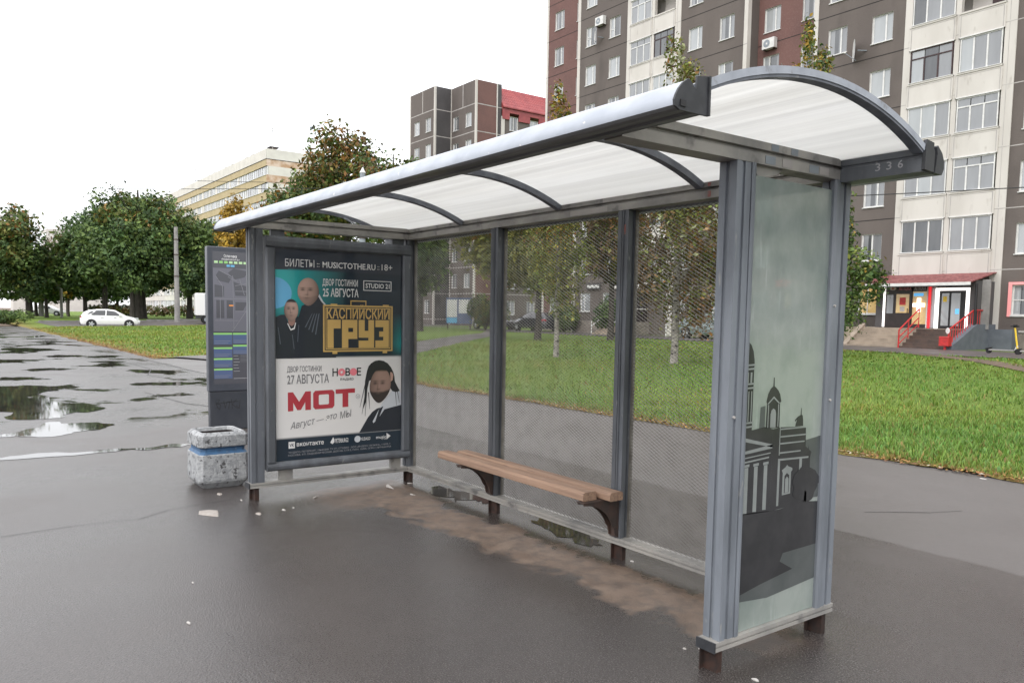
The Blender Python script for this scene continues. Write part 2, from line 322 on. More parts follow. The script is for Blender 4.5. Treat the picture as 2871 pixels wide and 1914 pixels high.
# ------------------------------------------------------------------ mesh helpers
class MB:
    """collects faces with a material key each and builds ONE mesh object"""
    def __init__(s): s.v = []; s.f = []; s.k = []
    def add(s, verts, faces, m):
        o = len(s.v); s.v += [tuple(p) for p in verts]
        for f in faces: s.f.append(tuple(i+o for i in f)); s.k.append(m)
    def quad(s, a, b, c, d, m): s.add([a, b, c, d], [(0, 1, 2, 3)], m)
    def box(s, x0, x1, y0, y1, z0, z1, m):
        s.add([(x0, y0, z0), (x1, y0, z0), (x1, y1, z0), (x0, y1, z0), (x0, y0, z1), (x1, y0, z1), (x1, y1, z1), (x0, y1, z1)],
              [(0, 3, 2, 1), (4, 5, 6, 7), (0, 1, 5, 4), (1, 2, 6, 5), (2, 3, 7, 6), (3, 0, 4, 7)], m)
    def bar(s, p, q, a, b, m, up=(0, 0, 1)):
        p = Vector(p); q = Vector(q); d = (q-p).normalized(); up = Vector(up)
        if abs(d.dot(up)) > .98: up = Vector((1, 0, 0))
        x = d.cross(up).normalized(); y = x.cross(d)
        vs = [e + x*i*a/2 + y*j*b/2 for e in (p, q) for i, j in ((-1, -1), (1, -1), (1, 1), (-1, 1))]
        s.add(vs, [(0, 3, 2, 1), (4, 5, 6, 7), (0, 1, 5, 4), (1, 2, 6, 5), (2, 3, 7, 6), (3, 0, 4, 7)], m)
    def tube(s, pts, rad, m, n=8, cap=True):
        pts = [Vector(p) for p in pts]; rs = rad if isinstance(rad, (list, tuple)) else [rad]*len(pts); vs = []
        for i, p in enumerate(pts):
            d = (pts[min(i+1, len(pts)-1)] - pts[max(i-1, 0)]).normalized()
            up = Vector((0, 0, 1)) if abs(d.z) < .95 else Vector((1, 0, 0))
            x = d.cross(up).normalized(); y = x.cross(d)
            vs += [p + (x*math.cos(2*PI*k/n) + y*math.sin(2*PI*k/n))*rs[i] for k in range(n)]
        fs = [(i*n+k, i*n+(k+1) % n, (i+1)*n+(k+1) % n, (i+1)*n+k) for i in range(len(pts)-1) for k in range(n)]
        if cap: fs += [tuple(range(n))[::-1], tuple((len(pts)-1)*n+k for k in range(n))]
        s.add(vs, fs, m)
    def prism(s, poly, ax, a0, a1, m, mcap=None):
        """poly of 2-D points extruded along axis ax ('x': points (y,z); 'y': (x,z); 'z': (x,y))"""
        def P(u, v, a): return (a, u, v) if ax == 'x' else ((u, a, v) if ax == 'y' else (u, v, a))
        n = len(poly); vs = [P(u, v, a0) for u, v in poly] + [P(u, v, a1) for u, v in poly]
        s.add(vs, [(i, (i+1) % n, n+(i+1) % n, n+i) for i in range(n)], m)
        s.add(vs, [tuple(range(n))[::-1], tuple(range(n, 2*n))], mcap or m)
    def rings(s, rings, m, cap0=True, cap1=True):
        n = len(rings[0]); vs = [p for r in rings for p in r]
        fs = [(i*n+k, i*n+(k+1) % n, (i+1)*n+(k+1) % n, (i+1)*n+k) for i in range(len(rings)-1) for k in range(n)]
        if cap0: fs.append(tuple(range(n))[::-1])
        if cap1: fs.append(tuple((len(rings)-1)*n+k for k in range(n)))
        s.add(vs, fs, m)
    def text(s, body, y0, y1, z, h, x, m, bold=0, shear=0, plane='x', extr=.0008, dz=0):
        """lettering fitted into width y0..y1 and height h round z, on the plane x=const facing +X ('x') or y=const facing -Y ('y')"""
        cu = bpy.data.curves.new('lettering', 'FONT'); cu.body = body; cu.offset = bold*.38; cu.resolution_u = 2; cu.shear = shear
        o = bpy.data.objects.new('lettering', cu); COL.objects.link(o)
        me = bpy.data.meshes.new_from_object(o.evaluated_get(bpy.context.evaluated_depsgraph_get()))
        vs = np.array([v.co[:] for v in me.vertices])
        if len(vs):
            lo, hi = vs.min(0), vs.max(0); hy = .70 if h > 0 else 1; h = abs(h)
            sx = (y1-y0)/(hi[0]-lo[0]); out_ = []
            for p in vs:
                u = y0 + (p[0]-lo[0])*sx; t_ = (p[0]-lo[0])/(hi[0]-lo[0]); vz = z - h/2 + (p[1])*h/hy + dz*(t_-.5)
                out_.append((x+extr, u, vz) if plane == 'x' else (u, x-extr, vz))
            s.add(out_, [tuple(q.vertices) for q in me.polygons], m)
        bpy.data.objects.remove(o); bpy.data.curves.remove(cu); bpy.data.meshes.remove(me)
    def poly(s, pts, x, m, plane='x'):
        vs = [(x, u, v) if plane == 'x' else (u, x, v) for u, v in pts]
        s.add(vs, [tuple(range(len(vs)))], m)
    def build(s, name, parent=None, org=(0, 0, 0), smooth=False, bevel=0):
        me = bpy.data.meshes.new(name); ox, oy, oz = org
        me.from_pydata([(a-ox, b-oy, c-oz) for a, b, c in s.v], [], s.f)
        keys = list(dict.fromkeys(s.k))
        for k in keys: me.materials.append(MT[k])
        me.polygons.foreach_set('material_index', [keys.index(k) for k in s.k])
        if smooth: me.polygons.foreach_set('use_smooth', [True]*len(s.f))
        me.update()
        o = bpy.data.objects.new(name, me); COL.objects.link(o)
        if parent is not None: o.parent = parent
        else: o.location = org
        if bevel:
            b = o.modifiers.new('bevel', 'BEVEL'); b.width = bevel; b.segments = 2; b.limit_method = 'ANGLE'; b.angle_limit = math.radians(40)
        return o

def np_obj(name, verts, faces_idx, face_n, mat, cols=None, parent=None, loc=None):
    """fast mesh from numpy: verts (N,3), faces flat index array with face_n corners each"""
    me = bpy.data.meshes.new(name); nf = len(faces_idx)//face_n
    me.vertices.add(len(verts)); me.vertices.foreach_set('co', np.ascontiguousarray(verts, dtype=np.float32).ravel())
    me.loops.add(len(faces_idx)); me.loops.foreach_set('vertex_index', np.ascontiguousarray(faces_idx, dtype=np.int32))
    me.polygons.add(nf); me.polygons.foreach_set('loop_start', np.arange(0, nf*face_n, face_n, dtype=np.int32))
    me.materials.append(MT[mat]); me.update(calc_edges=True)
    if cols is not None:
        ca = me.color_attributes.new('Col', 'FLOAT_COLOR', 'POINT')
        c = np.ones((len(verts), 4), dtype=np.float32); c[:, :3] = cols; ca.data.foreach_set('color', c.ravel())
    o = bpy.data.objects.new(name, me); COL.objects.link(o)
    if parent is not None: o.parent = parent
    if loc is not None: o.location = loc
    return o

def tag(o, label=None, cat=None, group=None, kind=None):
    if label: o['label'] = label
    if cat: o['category'] = cat
    if group: o['group'] = group
    if kind: o['kind'] = kind
    return o
def thing(name, loc, label, cat, group=None, rz=0):
    o = bpy.data.objects.new(name, None); COL.objects.link(o); o.location = loc; o.rotation_euler = (0, 0, rz); o.empty_display_size = .2
    return tag(o, label, cat, group)
def copy_tree(o, parent=None):
    c = o.copy(); COL.objects.link(c)
    if parent is not None: c.parent = parent
    for ch in list(o.children): copy_tree(ch, c)
    return c

# ------------------------------------------------------------------ terrain
def sm(a, b, x):
    t = np.clip((np.asarray(x, float)-a)/(b-a), 0, 1); return t*t*(3-2*t)
def T(x, y):
    x = np.asarray(x, float); y = np.asarray(y, float)
    return .33*sm(5, 24, y) + .35*sm(-64, -85, x) + .17*np.exp(-((x+57)/5)**2)*sm(2.2, 4.5, y)*(1-sm(24, 34, y))
def Tz(x, y): return float(T(x, y))

g = MB(); g.quad((-1500, -1500, -.12), (1500, -1500, -.12), (1500, 1500, -.12), (-1500, 1500, -.12), 'dirt')
tag(g.build('ground'), 'flat earth reaching out to the horizon under lawns and buildings', 'ground', kind='structure')
pv = MB()
pv.quad((-67, -70, 0), (-20.2, -70, 0), (-20.2, 2.3, 0), (-67, 2.3, 0), 'asphalt')
pv.quad((-20.2, -70, 0), (60, -70, 0), (60, 5.4, 0), (-20.2, 5.4, 0), 'asphalt')
tag(pv.build('pavement'), 'wide wet asphalt pavement round the bus shelter', 'pavement', kind='structure')

# lawns: a draped grid with dry worn edges beside the pavement
def lines(a, b, pts, step):
    return sorted(set([a, b] + list(np.arange(a, b, step)) + pts))
gx = np.array(sorted(set(list(np.arange(-200, -70, 6)) + list(np.arange(-70, -21, 1.5)) + [-20.2] + list(np.arange(-19.8, 14, .4)) + list(np.arange(14, 62, 4)))))
gy = np.array([1.98, 2.08, 2.25, 2.5, 2.9, 3.4, 4, 4.5, 5.0, 5.12, 5.26, 5.45, 5.7, 6.1, 6.6, 7.3] + list(np.arange(8, 40, 1.0)) + list(np.arange(40, 160, 8)))
jx = rng.normal(0, 1, len(gx)); jx2 = rng.normal(0, 1, len(gx))
V = []; idx = {}; colr = []
for j, y in enumerate(gy):
    for i, x in enumerate(gx):
        yy = y
        if abs(y-5.0) < .01 and x > -20: yy = y + .05*jx[i]
        if abs(y-1.98) < .01: yy = y + .10*jx2[i]
        edge = (yy-1.98) if x < -20.1 else (yy-5.0)
        wdt = .8 if x < -20 else .26
        first = yy < (2.25 if x < -20.1 else 5.10)
        V.append((x, yy, .006 if first else Tz(x, yy)+.03)); d = math.exp(-max(edge, 0)/wdt)
        colr.append((d, 0, 0))
nxg = len(gx); F = []
for j in range(len(gy)-1):
    for i in range(nxg-1):
        xc = (gx[i]+gx[i+1])/2; yc = (gy[j]+gy[j+1])/2
        if xc > -20.2 and yc < 5.0: continue
        F += [j*nxg+i, j*nxg+i+1, (j+1)*nxg+i+1, (j+1)*nxg+i]
lw = np_obj('lawn', np.array(V), np.array(F), 4, 'lawn', np.array(colr))
tag(lw, 'green lawns with dry brown edges behind the pavement', 'lawn', kind='structure')

def drape(name, left, right, m, lift, n=24, label='', cat='path'):
    """a strip between two polylines laid over the terrain"""
    def samp(pl, t):
        pl = [np.array(p, float) for p in pl]; L = [0]
        for a, b in zip(pl, pl[1:]): L.append(L[-1]+np.linalg.norm(b-a))
        d = t*L[-1]; i = max(k for k in range(len(pl)-1) if L[k] <= d+1e-9); q = (d-L[i])/max(L[i+1]-L[i], 1e-9)
        return pl[i]*(1-q)+pl[i+1]*q
    b = MB(); nc = 4; rows = []
    for k in range(n+1):
        a = samp(left, k/n); c = samp(right, k/n); rows.append([(lambda p: (p[0], p[1], Tz(p[0], p[1])+lift))(a*(1-q/nc)+c*q/nc) for q in range(nc+1)])
    for r1, r2 in zip(rows, rows[1:]):
        for q in range(nc): b.quad(r1[q], r1[q+1], r2[q+1], r2[q], m)
    return tag(b.build(name), label, cat, kind='structure')
FAR_EDGE = [(-45, 29.4), (-28, 29.2), (-20, 28.4), (-12, 26.4), (-7.5, 25.6), (0, 26.5), (20, 27.5), (45, 28)]
drape('path', FAR_EDGE, [(-46, 32.2), (-20, 32.0), (45, 31.9)], 'path', .055, 60, 'damp asphalt path in front of the apartment block', 'path')
PATH_A = [(-20.5, 2.6), (-26.6, 14.8), (-35.5, 24.5), (-47, 33)]; PATH_B = [(-14.0, 5.0), (-18.7, 10.4), (-29.8, 21.3), (-40, 30)]
drape('path', PATH_A, PATH_B, 'path', .045, 40, 'diagonal asphalt path crossing the lawn to the apartment blocks', 'path')
drape('path', [(-9.2, 25.9), (-5.2, 22.6), (-1.5, 18.2), (2, 12)], [(-7.6, 26.2), (-4.4, 23.0), (-.7, 18.7), (2.8, 12.5)], 'dirt', .05, 24, 'trodden brown dirt trail cutting across the right lawn', 'path')
drape('road', [(-61.5, 4.6), (-61.8, 12), (-62, 45), (-62, 120)], [(-76, 3.6), (-76.5, 12), (-76, 45), (-76, 120)], 'path', .04, 50, 'side road where the white hatchback drives', 'road')
drape('road', [(-78, 33.2), (-40, 32.8), (-16.5, 32.6)], [(-78, 35), (-40, 34.6), (-16.5, 34.4)], 'path', .05, 40, 'access lane along the foot of the far blocks', 'road')
kb = MB()
for k in range(30):
    y = 4+k*3; x = -76.15
    kb.box(x-.15, x, y, y+2.98, Tz(x, y)-.1, Tz(x, y+1.5)+.17, 'kerb')
tag(kb.build('kerb'), 'stone kerb on the far side of the side road', 'kerb', kind='structure')

def on_path(x, y):
    fe = np.interp(x, [p[0] for p in FAR_EDGE], [p[1] for p in FAR_EDGE])
    m = (y > fe) | (y < np.where(x < -20.2, 2.05, 5.03))
    ya = np.array([p[1] for p in PATH_A]); xa = np.interp(y, ya, [p[0] for p in PATH_A]); xb = np.interp(y, [p[1] for p in PATH_B], [p[0] for p in PATH_B])
    m |= (x > xa) & (x < xb) & (y < 33)
    m |= (x < -61.3) & (x > -76.3)
    ty = np.interp(x, [-9, -5.2, -1.5, 2], [25.9, 22.6, 18.2, 12]); m |= (np.abs(y-ty-.35) < .5) & (x > -9) & (x < 2.5)
    return m

# grass blades: ONE stuff object, dense near the camera
def blades(n, x0, x1, y0, y1, hgt, wid, nearcol, seed, keep=None):
    r = np.random.default_rng(seed)
    x = r.uniform(x0, x1, n); y = r.uniform(y0, y1, n); ok = ~on_path(x, y)
    if keep is not None: ok &= keep(x, y, r)
    x, y = x[ok], y[ok]; n = len(x)
    # clumping
    cl = .5+.5*np.sin(x*2.1+np.sin(y*1.7)*2)*np.sin(y*2.6+np.cos(x*1.3)*2)
    edge = np.where(x < -20.2, y-2.0, y-5.0); dryp = np.exp(-edge/np.where(x < -20.2, .7, .22))
    h = hgt*(.45+.9*r.random(n))*(.65+.6*cl)*(1-.55*dryp); a = r.uniform(0, 2*PI, n); ln = h*r.uniform(.25, .95, n); wv = wid*(.6+.8*r.random(n))
    z = T(x, y)+.025; dx, dy = np.cos(a), np.sin(a); px, py = -dy*wv/2, dx*wv/2
    P = np.zeros((n, 5, 3), np.float32)
    P[:, 0] = np.stack([x-px, y-py, z], 1); P[:, 1] = np.stack([x+px, y+py, z], 1)
    P[:, 2] = np.stack([x+px*.8+dx*ln*.45, y+py*.8+dy*ln*.45, z+h*.62], 1); P[:, 3] = np.stack([x-px*.8+dx*ln*.45, y-py*.8+dy*ln*.45, z+h*.62], 1)
    P[:, 4] = np.stack([x+dx*ln, y+dy*ln, z+h*.95], 1)
    base = np.array(nearcol)[None]*(.65+.75*r.random((n, 1))); base = base*np.array([1, 1, 1]) + r.normal(0, .012, (n, 3))*np.array([1.4, .8, .3])
    yel = r.random(n) < .07+.75*dryp; base[yel] = np.array([.27, .19, .06])*(.6+.8*r.random((yel.sum(), 1)))
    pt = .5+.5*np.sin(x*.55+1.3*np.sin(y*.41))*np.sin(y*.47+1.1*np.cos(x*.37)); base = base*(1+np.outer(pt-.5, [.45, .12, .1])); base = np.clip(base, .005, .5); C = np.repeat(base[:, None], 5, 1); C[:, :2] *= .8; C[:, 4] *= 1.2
    tri = np.array([[0, 1, 2], [0, 2, 3], [3, 2, 4]]); Fi = (np.arange(n)[:, None, None]*5+tri[None]).reshape(-1)
    return P.reshape(-1, 3), Fi, C.reshape(-1, 3)
def dens(d0, d1):
    def k(x, y, r): 
        d = np.hypot(x-CX, y-CY); return (d > d0) & (d < d1)
    return k
sets = [blades(120000, -9, 5, 5.02, 12, .085, .010, (.17, .265, .05), 1, dens(0, 15)),
        blades(60000, -24, 3, 5.02, 20, .08, .02, (.17, .255, .048), 2, dens(14.5, 25)),
        blades(45000, -36, 2, 5.1, 30, .08, .04, (.165, .245, .046), 3, dens(24.5, 40)),
        blades(30000, -62, -20, 2.0, 16, .08, .05, (.18, .25, .045), 4, dens(24, 75)),
        blades(5200, -9, 5, 5.05, 11, .075, .04, (.15, .26, .065), 5, dens(0, 14))]
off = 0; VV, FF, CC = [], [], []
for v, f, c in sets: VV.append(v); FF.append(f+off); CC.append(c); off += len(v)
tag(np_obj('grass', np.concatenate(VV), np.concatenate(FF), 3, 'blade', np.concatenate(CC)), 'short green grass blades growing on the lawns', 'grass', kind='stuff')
# dead leaves caught along the lawn edges
def litter(n, seed):
    r = np.random.default_rng(seed); x = r.uniform(-20, 5.5, n); y = 5.03+np.abs(r.normal(0, .13, n))-.07
    k = n//2; x[:k] = r.uniform(-40, -20, k); y[:k] = 2.0+np.abs(r.normal(0, .3, k))-.1
    s = r.uniform(.012, .032, n); a = r.uniform(0, 2*PI, n); z = .012+r.random(n)*.035+T(x, y); P = np.zeros((n, 4, 3), np.float32)
    for q, (u, v) in enumerate(((-1, 0), (0, -.55), (1, 0), (0, .55))):
        P[:, q, 0] = x+s*(u*np.cos(a)-v*np.sin(a)); P[:, q, 1] = y+s*(u*np.sin(a)+v*np.cos(a)); P[:, q, 2] = z+r.uniform(-.008, .012, n)
    pal = np.array([[.26, .12, .045], [.34, .20, .06], [.16, .08, .04], [.36, .29, .14], [.42, .36, .28]]); C = np.repeat(pal[r.choice(5, n, p=[.34, .26, .28, .08, .04])][:, None], 4, 1)
    return np_obj('leaf_litter', P.reshape(-1, 3), np.arange(n*4), 4, 'leaflitter', C.reshape(-1, 3))
tag(litter(8000, 3), 'dead brown leaves lying along the lawn edges', 'leaves', kind='stuff')

# puddles, seams
def puddle(pts, label, lift=.004, m='water'):
    c = np.mean(pts, 0); out_ = []; n = len(pts)
    for i in range(n):                       # soften the outline
        p0, p1, p2, p3 = [np.array(pts[(i+k-1) % n]) for k in range(4)]
        for t_ in (0, .25, .5, .75):
            q = .5*((2*p1)+(-p0+p2)*t_+(2*p0-5*p1+4*p2-p3)*t_**2+(-p0+3*p1-3*p2+p3)*t_**3)
            out_.append(q*(1)+rng.normal(0, .03, 2)+.05*np.array([math.sin(q[1]*9+q[0]*3), math.sin(q[0]*7+1)]))
    b = MB(); b.add([(p[0], p[1], lift) for p in out_], [tuple(range(len(out_)))], m)
    o = b.build('puddle'); return tag(o, label, 'puddle', kind='structure')
puddle([(-11.72, -2.54), (-11.1, -2.38), (-10.72, -1.74), (-10.1, -2.05), (-9.75, -2.3), (-9.04, -2.06), (-8.07, -1.75), (-7.33, -1.44), (-6.84, -1.69), (-6.85, -1.9), (-6.26, -2.15), (-6.28, -2.54), (-6.51, -2.73), (-7.26, -2.68), (-7.75, -2.9), (-9.5, -3.1), (-11.5, -3.0)], 'large puddle on the left mirroring dark trees and sky')
puddle([(-4.82, -2.9), (-5.32, -2.56), (-5.82, -2.28), (-5.62, -2.02), (-5.48, -1.77), (-5.08, -1.68), (-4.83, -1.83), (-4.73, -2.02), (-4.55, -2.29), (-4.5, -2.63), (-4.65, -2.85)], 'bright puddle nearest on the left mirroring white sky')
puddle([(-3.11, -3.6), (-3.21, -3.02), (-3.23, -2.59), (-3.15, -2.15), (-3.12, -2.0), (-3.11, -1.67), (-3.16, -1.22), (-2.97, -1.0), (-2.95, -1.27), (-3.0, -1.7), (-2.99, -2.17), (-3.0, -3.0)], 'long pale strip of water crossing the left pavement')
puddle([(.30, .12), (.45, -.02), (.75, -.06), (.95, -.02), (1.15, .10), (1.0, .2), (.6, .22)], 'small puddle under the back rail by the bench')
puddle([(1.75, .12), (1.9, .0), (2.25, .02), (2.5, .1), (2.35, .2), (1.95, .22)], 'small puddle under the middle of the bench')
ck = MB()
def crack(pts, wd):
    for a, b in zip(pts, pts[1:]):
        a = np.array(a); b = np.array(b); d = (b-a)/np.linalg.norm(b-a); nrm = np.array([-d[1], d[0]])*wd*rng.uniform(.4, 1.1)
        ck.quad((*(a-nrm), .0035), (*(b-nrm), .0035), (*(b+nrm), .0035), (*(a+nrm), .0035), 'crack')
crack([(.17, -3.21), (.12, -2.78), (.16, -2.35), (0, -2.11), (-.06, -1.86), (-.1, -1.6)], .005)
crack([(-22, .3), (-18, .95), (-15.5, .95), (-13.7, .5), (-12.4, .7)], .015); crack([(-20, 1.7), (-14, 1.75), (-9, 2.6)], .018)
crack([(3.0, 2.55), (3.12, 2.75), (3.3, 3.0), (3.42, 3.3)], .008); crack([(-9.5, -.4), (-8.4, -.3), (-7.3, -.2), (-6.6, .1)], .015)
tag(ck.build('pavement_seam'), 'dark cracks and tar seams in the pavement', 'seam', kind='structure')

# ================================================================== BUS SHELTER
L = 4.217; ZT = 2.21; ZB = .147; YL = -1.43; YR = -.755; XE0, XE1 = -.42, 4.66
PX = [0, 1.403, 2.805, L]
shel = thing('bus_shelter', (0, 0, 0), 'grey metal bus shelter with an arched translucent roof and expanded mesh back wall', 'bus shelter')

def post(x, y, face, m='paint'):
    """extruded post with grooves: face 'b' back wall posts, 's' side posts"""
    b = MB(); w_, d_ = .046, .046
    o = [(-w_, -d_), (-.012, -d_), (-.012, -d_+.009), (.008, -d_+.009), (.008, -d_), (w_, -d_), (w_, -.012), (w_-.009, -.012), (w_-.009, .008), (w_, .008), (w_, d_), (-w_, d_), (-w_, .01), (-w_+.008, .01), (-w_+.008, -.012), (-w_, -.012)]
    b.prism([(x+u, y+v) for u, v in o], 'z', ZB, ZT+.03, m)
    return b
for i, x in enumerate(PX[:3]):
    b = post(x, 0, 'b', 'paint_dark'); b.tube([(x+.006, -.049, ZB), (x+.006, -.049, ZT)], .007, 'paint_dark', 6)
    b.build('post', shel)
b = post(L, 0, 'b', 'paint'); b.prism([(L+.012, -.052), (L+.05, -.052), (L+.05, -.075), (L+.04, -.082), (L+.022, -.082), (L+.012, -.075)], 'z', ZB, ZT, 'paint'); b.build('post', shel)
b = post(0, YL, 's', 'paint_dark'); b.prism([(.0, YL+.046), (.045, YL+.046), (.045, YL+.062), (.01, YL+.062)], 'z', ZB, ZT, 'paint_dark'); b.build('post', shel)
b = post(L, YR, 's', 'paint')
b.prism([(L-.03, YR+.044), (L+.012, YR+.044), (L+.012, YR+.062), (L-.03, YR+.062)], 'z', ZB, ZT, 'paint')
b.prism([(L+.014, YR+.054), (L+.05, YR+.048), (L+.052, YR+.062), (L+.048, YR+.078), (L+.036, YR+.085), (L+.02, YR+.085), (L+.014, YR+.078)], 'z', ZB, ZT, 'paint')
o_ = b.build('post', shel)
for (x, y, z) in ((L+.049, YR-.01, 1.13), (L+.052, -.055, 1.17), (L+.052, -.055, 1.62)):
    bo = MB(); bo.tube([(x-.004, y, z), (x+.005, y, z)], .006, 'jointw', 10); bo.build('screw', shel)

# feet
def foot(x, y):
    b = MB(); b.box(x-.04, x+.04, y-.016, y+.016, -.02, .108, 'rust'); b.box(x-.04, x-.034, y-.04, y+.016, -.02, .108, 'rust'); b.build('foot', shel)
for x in PX: foot(x, 0)
foot(0, YL); foot(L-.006, YR-.025)

# bottom rails (channel with a groove along the face)
def rail_y(name, x, y0, y1, z0, z1, hw=.05, mat='rail'):
    b = MB(); zm = (z0+z1)/2
    o = [(x-hw, z0), (x+hw, z0), (x+hw, zm-.005), (x+hw-.008, zm-.005), (x+hw-.008, zm+.004), (x+hw, zm+.004), (x+hw, z1), (x-hw, z1), (x-hw, zm+.004), (x-hw+.008, zm+.004), (x-hw+.008, zm-.005), (x-hw, zm-.005)]
    b.prism(o, 'y', y0, y1, mat); return b
def rail_x(y, x0, x1, z0, z1, hw=.05, mat='rail'):
    b = MB(); zm = (z0+z1)/2
    o = [(y-hw, z0), (y+hw, z0), (y+hw, z1), (y-hw, z1), (y-hw, zm+.004), (y-hw+.008, zm+.004), (y-hw+.008, zm-.005), (y-hw, zm-.005)]
    b.prism(o, 'x', x0, x1, mat); return b
rail_x(0, .051, L-.051, ZB-.042, ZB).build('bottom_rail', shel)
rail_y('r', 0, YL-.06, .05, ZB-.042, ZB).build('bottom_rail', shel)
rb = rail_y('r', L, YR-.075, .06, ZB-.042, ZB).build('bottom_rail', shel)
b = MB(); b.box(L-.052, L+.052, YR-.083, YR-.075, ZB-.044, ZB+.001, 'blackplastic'); b.build('end_cap', shel)
b = MB(); b.box(-.052, .052, YL-.068, YL-.06, ZB-.044, ZB+.001, 'blackplastic'); b.build('end_cap', shel)

# top rails: two flanges with a dark groove between
def top_y(x, y0, y1):
    b = MB(); hw = .048
    o = [(x-hw, ZT), (x+hw, ZT), (x+hw, ZT+.044), (x+hw-.02, ZT+.046), (x+hw-.02, ZT+.06), (x+hw, ZT+.062), (x+hw, ZT+.095), (x-hw, ZT+.095), (x-hw, ZT+.062), (x-hw+.02, ZT+.06), (x-hw+.02, ZT+.046), (x-hw, ZT+.044)]
    b.prism(o, 'y', y0, y1, 'rail'); return b
def top_x(y, x0, x1):
    b = MB(); hw = .05
    o = [(y-hw, ZT), (y+hw, ZT), (y+hw, ZT+.095), (y-hw, ZT+.095), (y-hw, ZT+.062), (y-hw+.02, ZT+.06), (y-hw+.02, ZT+.046), (y-hw, ZT+.044)]
    b.prism(o, 'x', x0, x1, 'rail'); return b
top_x(0, .049, L-.049).build('top_rail', shel)
top_y(0, -1.462, .052).build('top_rail', shel)
top_y(L, -1.462, .064).build('top_rail', shel)
b = MB(); hw = .05
o = [(-.053, ZT-.012), (.05, ZT-.012), (.05, ZT+.098), (-.053, ZT+.098), (-.053, ZT+.062), (-.047, ZT+.058), (-.047, ZT+.05), (-.053, ZT+.047)]
b.prism(o, 'x', L+.049, XE1-.012, 'paint_dark'); bb = b.build('back_beam', shel)
b = MB()
for k, ch in enumerate('336'): b.text(ch, 4.437+.052*k, 4.437+.052*k+.024, 2.243, .034, -.0535, 'ink_dim', .02, plane='y')
b.build('number', bb)
b = MB(); b.prism(o, 'x', XE0+.012, -.049, 'paint_dark'); b.build('back_beam', shel)

# front gutter beam with a rolled face
GO = [(-1.465, 2.214), (-1.465, 2.318), (-1.475, 2.318), (-1.475, 2.262), (-1.535, 2.262), (-1.553, 2.30), (-1.566, 2.302), (-1.585, 2.289), (-1.602, 2.270), (-1.614, 2.250), (-1.621, 2.232), (-1.619, 2.218), (-1.608, 2.210), (-1.59, 2.207), (-1.56, 2.207), (-1.556, 2.214), (-1.53, 2.214), (-1.527, 2.206), (-1.50, 2.206), (-1.497, 2.214)]
b = MB(); n = len(GO)
seg = GO[4:12]; k_ = len(seg)          # rolled face: one smooth strip
b.add([(XE0, y, z) for y, z in seg]+[(XE1, y, z) for y, z in seg], [(q, q+1, k_+q+1, k_+q) for q in range(k_-1)], 'alu')
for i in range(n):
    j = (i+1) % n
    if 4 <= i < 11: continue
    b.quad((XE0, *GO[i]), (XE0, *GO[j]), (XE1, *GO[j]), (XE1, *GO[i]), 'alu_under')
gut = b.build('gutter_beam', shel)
for p_ in gut.data.polygons: p_.use_smooth = p_.material_index == list(gut.data.materials).index(MT['alu'])
def cap(xa, xb):
    b = MB(); o = [(-1.462, 2.204), (-1.462, 2.330), (-1.522, 2.322), (-1.526, 2.274), (-1.553, 2.303), (-1.566, 2.306), (-1.588, 2.291), (-1.606, 2.271), (-1.618, 2.251), (-1.626, 2.232), (-1.623, 2.214), (-1.60, 2.204)]
    b.prism(o, 'x', xa, xb, 'blackplastic')
    b.box(xb if xb > 1 else xa-.006, xb+.006 if xb > 1 else xa, -1.47, -1.462, 2.204, 2.33, 'blackplastic')
    b.box(xb-.001 if xb > 1 else xa-.004, xb+.004 if xb > 1 else xa, -1.60, -1.575, 2.216, 2.236, 'black')
    return b
cap(XE1, XE1+.008).build('gutter_end_cap', shel); cap(XE0-.008, XE0).build('gutter_end_cap', shel)
b = MB(); b.prism([(-.057, 2.206), (.02, 2.2), (.022, 2.29), (.012, 2.30), (.012, 2.325), (-.05, 2.332), (-.057, 2.30)], 'x', XE1-.012, XE1+.004, 'blackplastic')
b.prism([(.028, 2.20), (.09, 2.196), (.108, 2.225), (.104, 2.26), (.085, 2.29), (.045, 2.318), (.038, 2.312), (.045, 2.28)], 'x', XE1-.02, XE1+.004, 'blackplastic'); b.build('gutter_end_cap', shel)
b = MB(); b.prism([(.05, 2.2), (.09, 2.196), (.108, 2.225), (.104, 2.26), (.085, 2.29), (.05, 2.312)], 'x', XE0+.01, XE1-.021, 'alu'); b.build('rear_gutter', shel)

# arched roof
YA0, YA1, ZA0, SAG = -1.497, -.052, 2.302, .160
R_ = ((YA1-YA0)**2/4+SAG**2)/(2*SAG); YC = (YA0+YA1)/2; ZC = ZA0+SAG-R_; AM = math.asin((YA1-YA0)/2/R_)
def arc(rad, n=28): return [(YC+rad*math.sin(-AM+2*AM*i/n), ZC+rad*math.cos(-AM+2*AM*i/n)) for i in range(n+1)]
b = MB(); a0 = arc(R_-.004); a1 = arc(R_+.004)
b.prism(a0+a1[::-1], 'x', XE0+.01, XE1-.052, 'roofsheet'); b.build('roof_sheet', shel)
for k in range(5):
    x = -.28+1.235*k
    if k == 0: x = XE0+.025
    if k == 4: x = XE1-.027
    b = MB(); top = R_+.006 if k in (0, 4) else R_-.006
    b.prism(arc(top-.036)+arc(top)[::-1], 'x', x-.022, x+.022, 'arch')
    if k == 4: b.prism(arc(top-.026)+arc(top+.001)[::-1], 'x', x+.0225, x+.026, 'arch_light')
    b.build('roof_rib', shel)

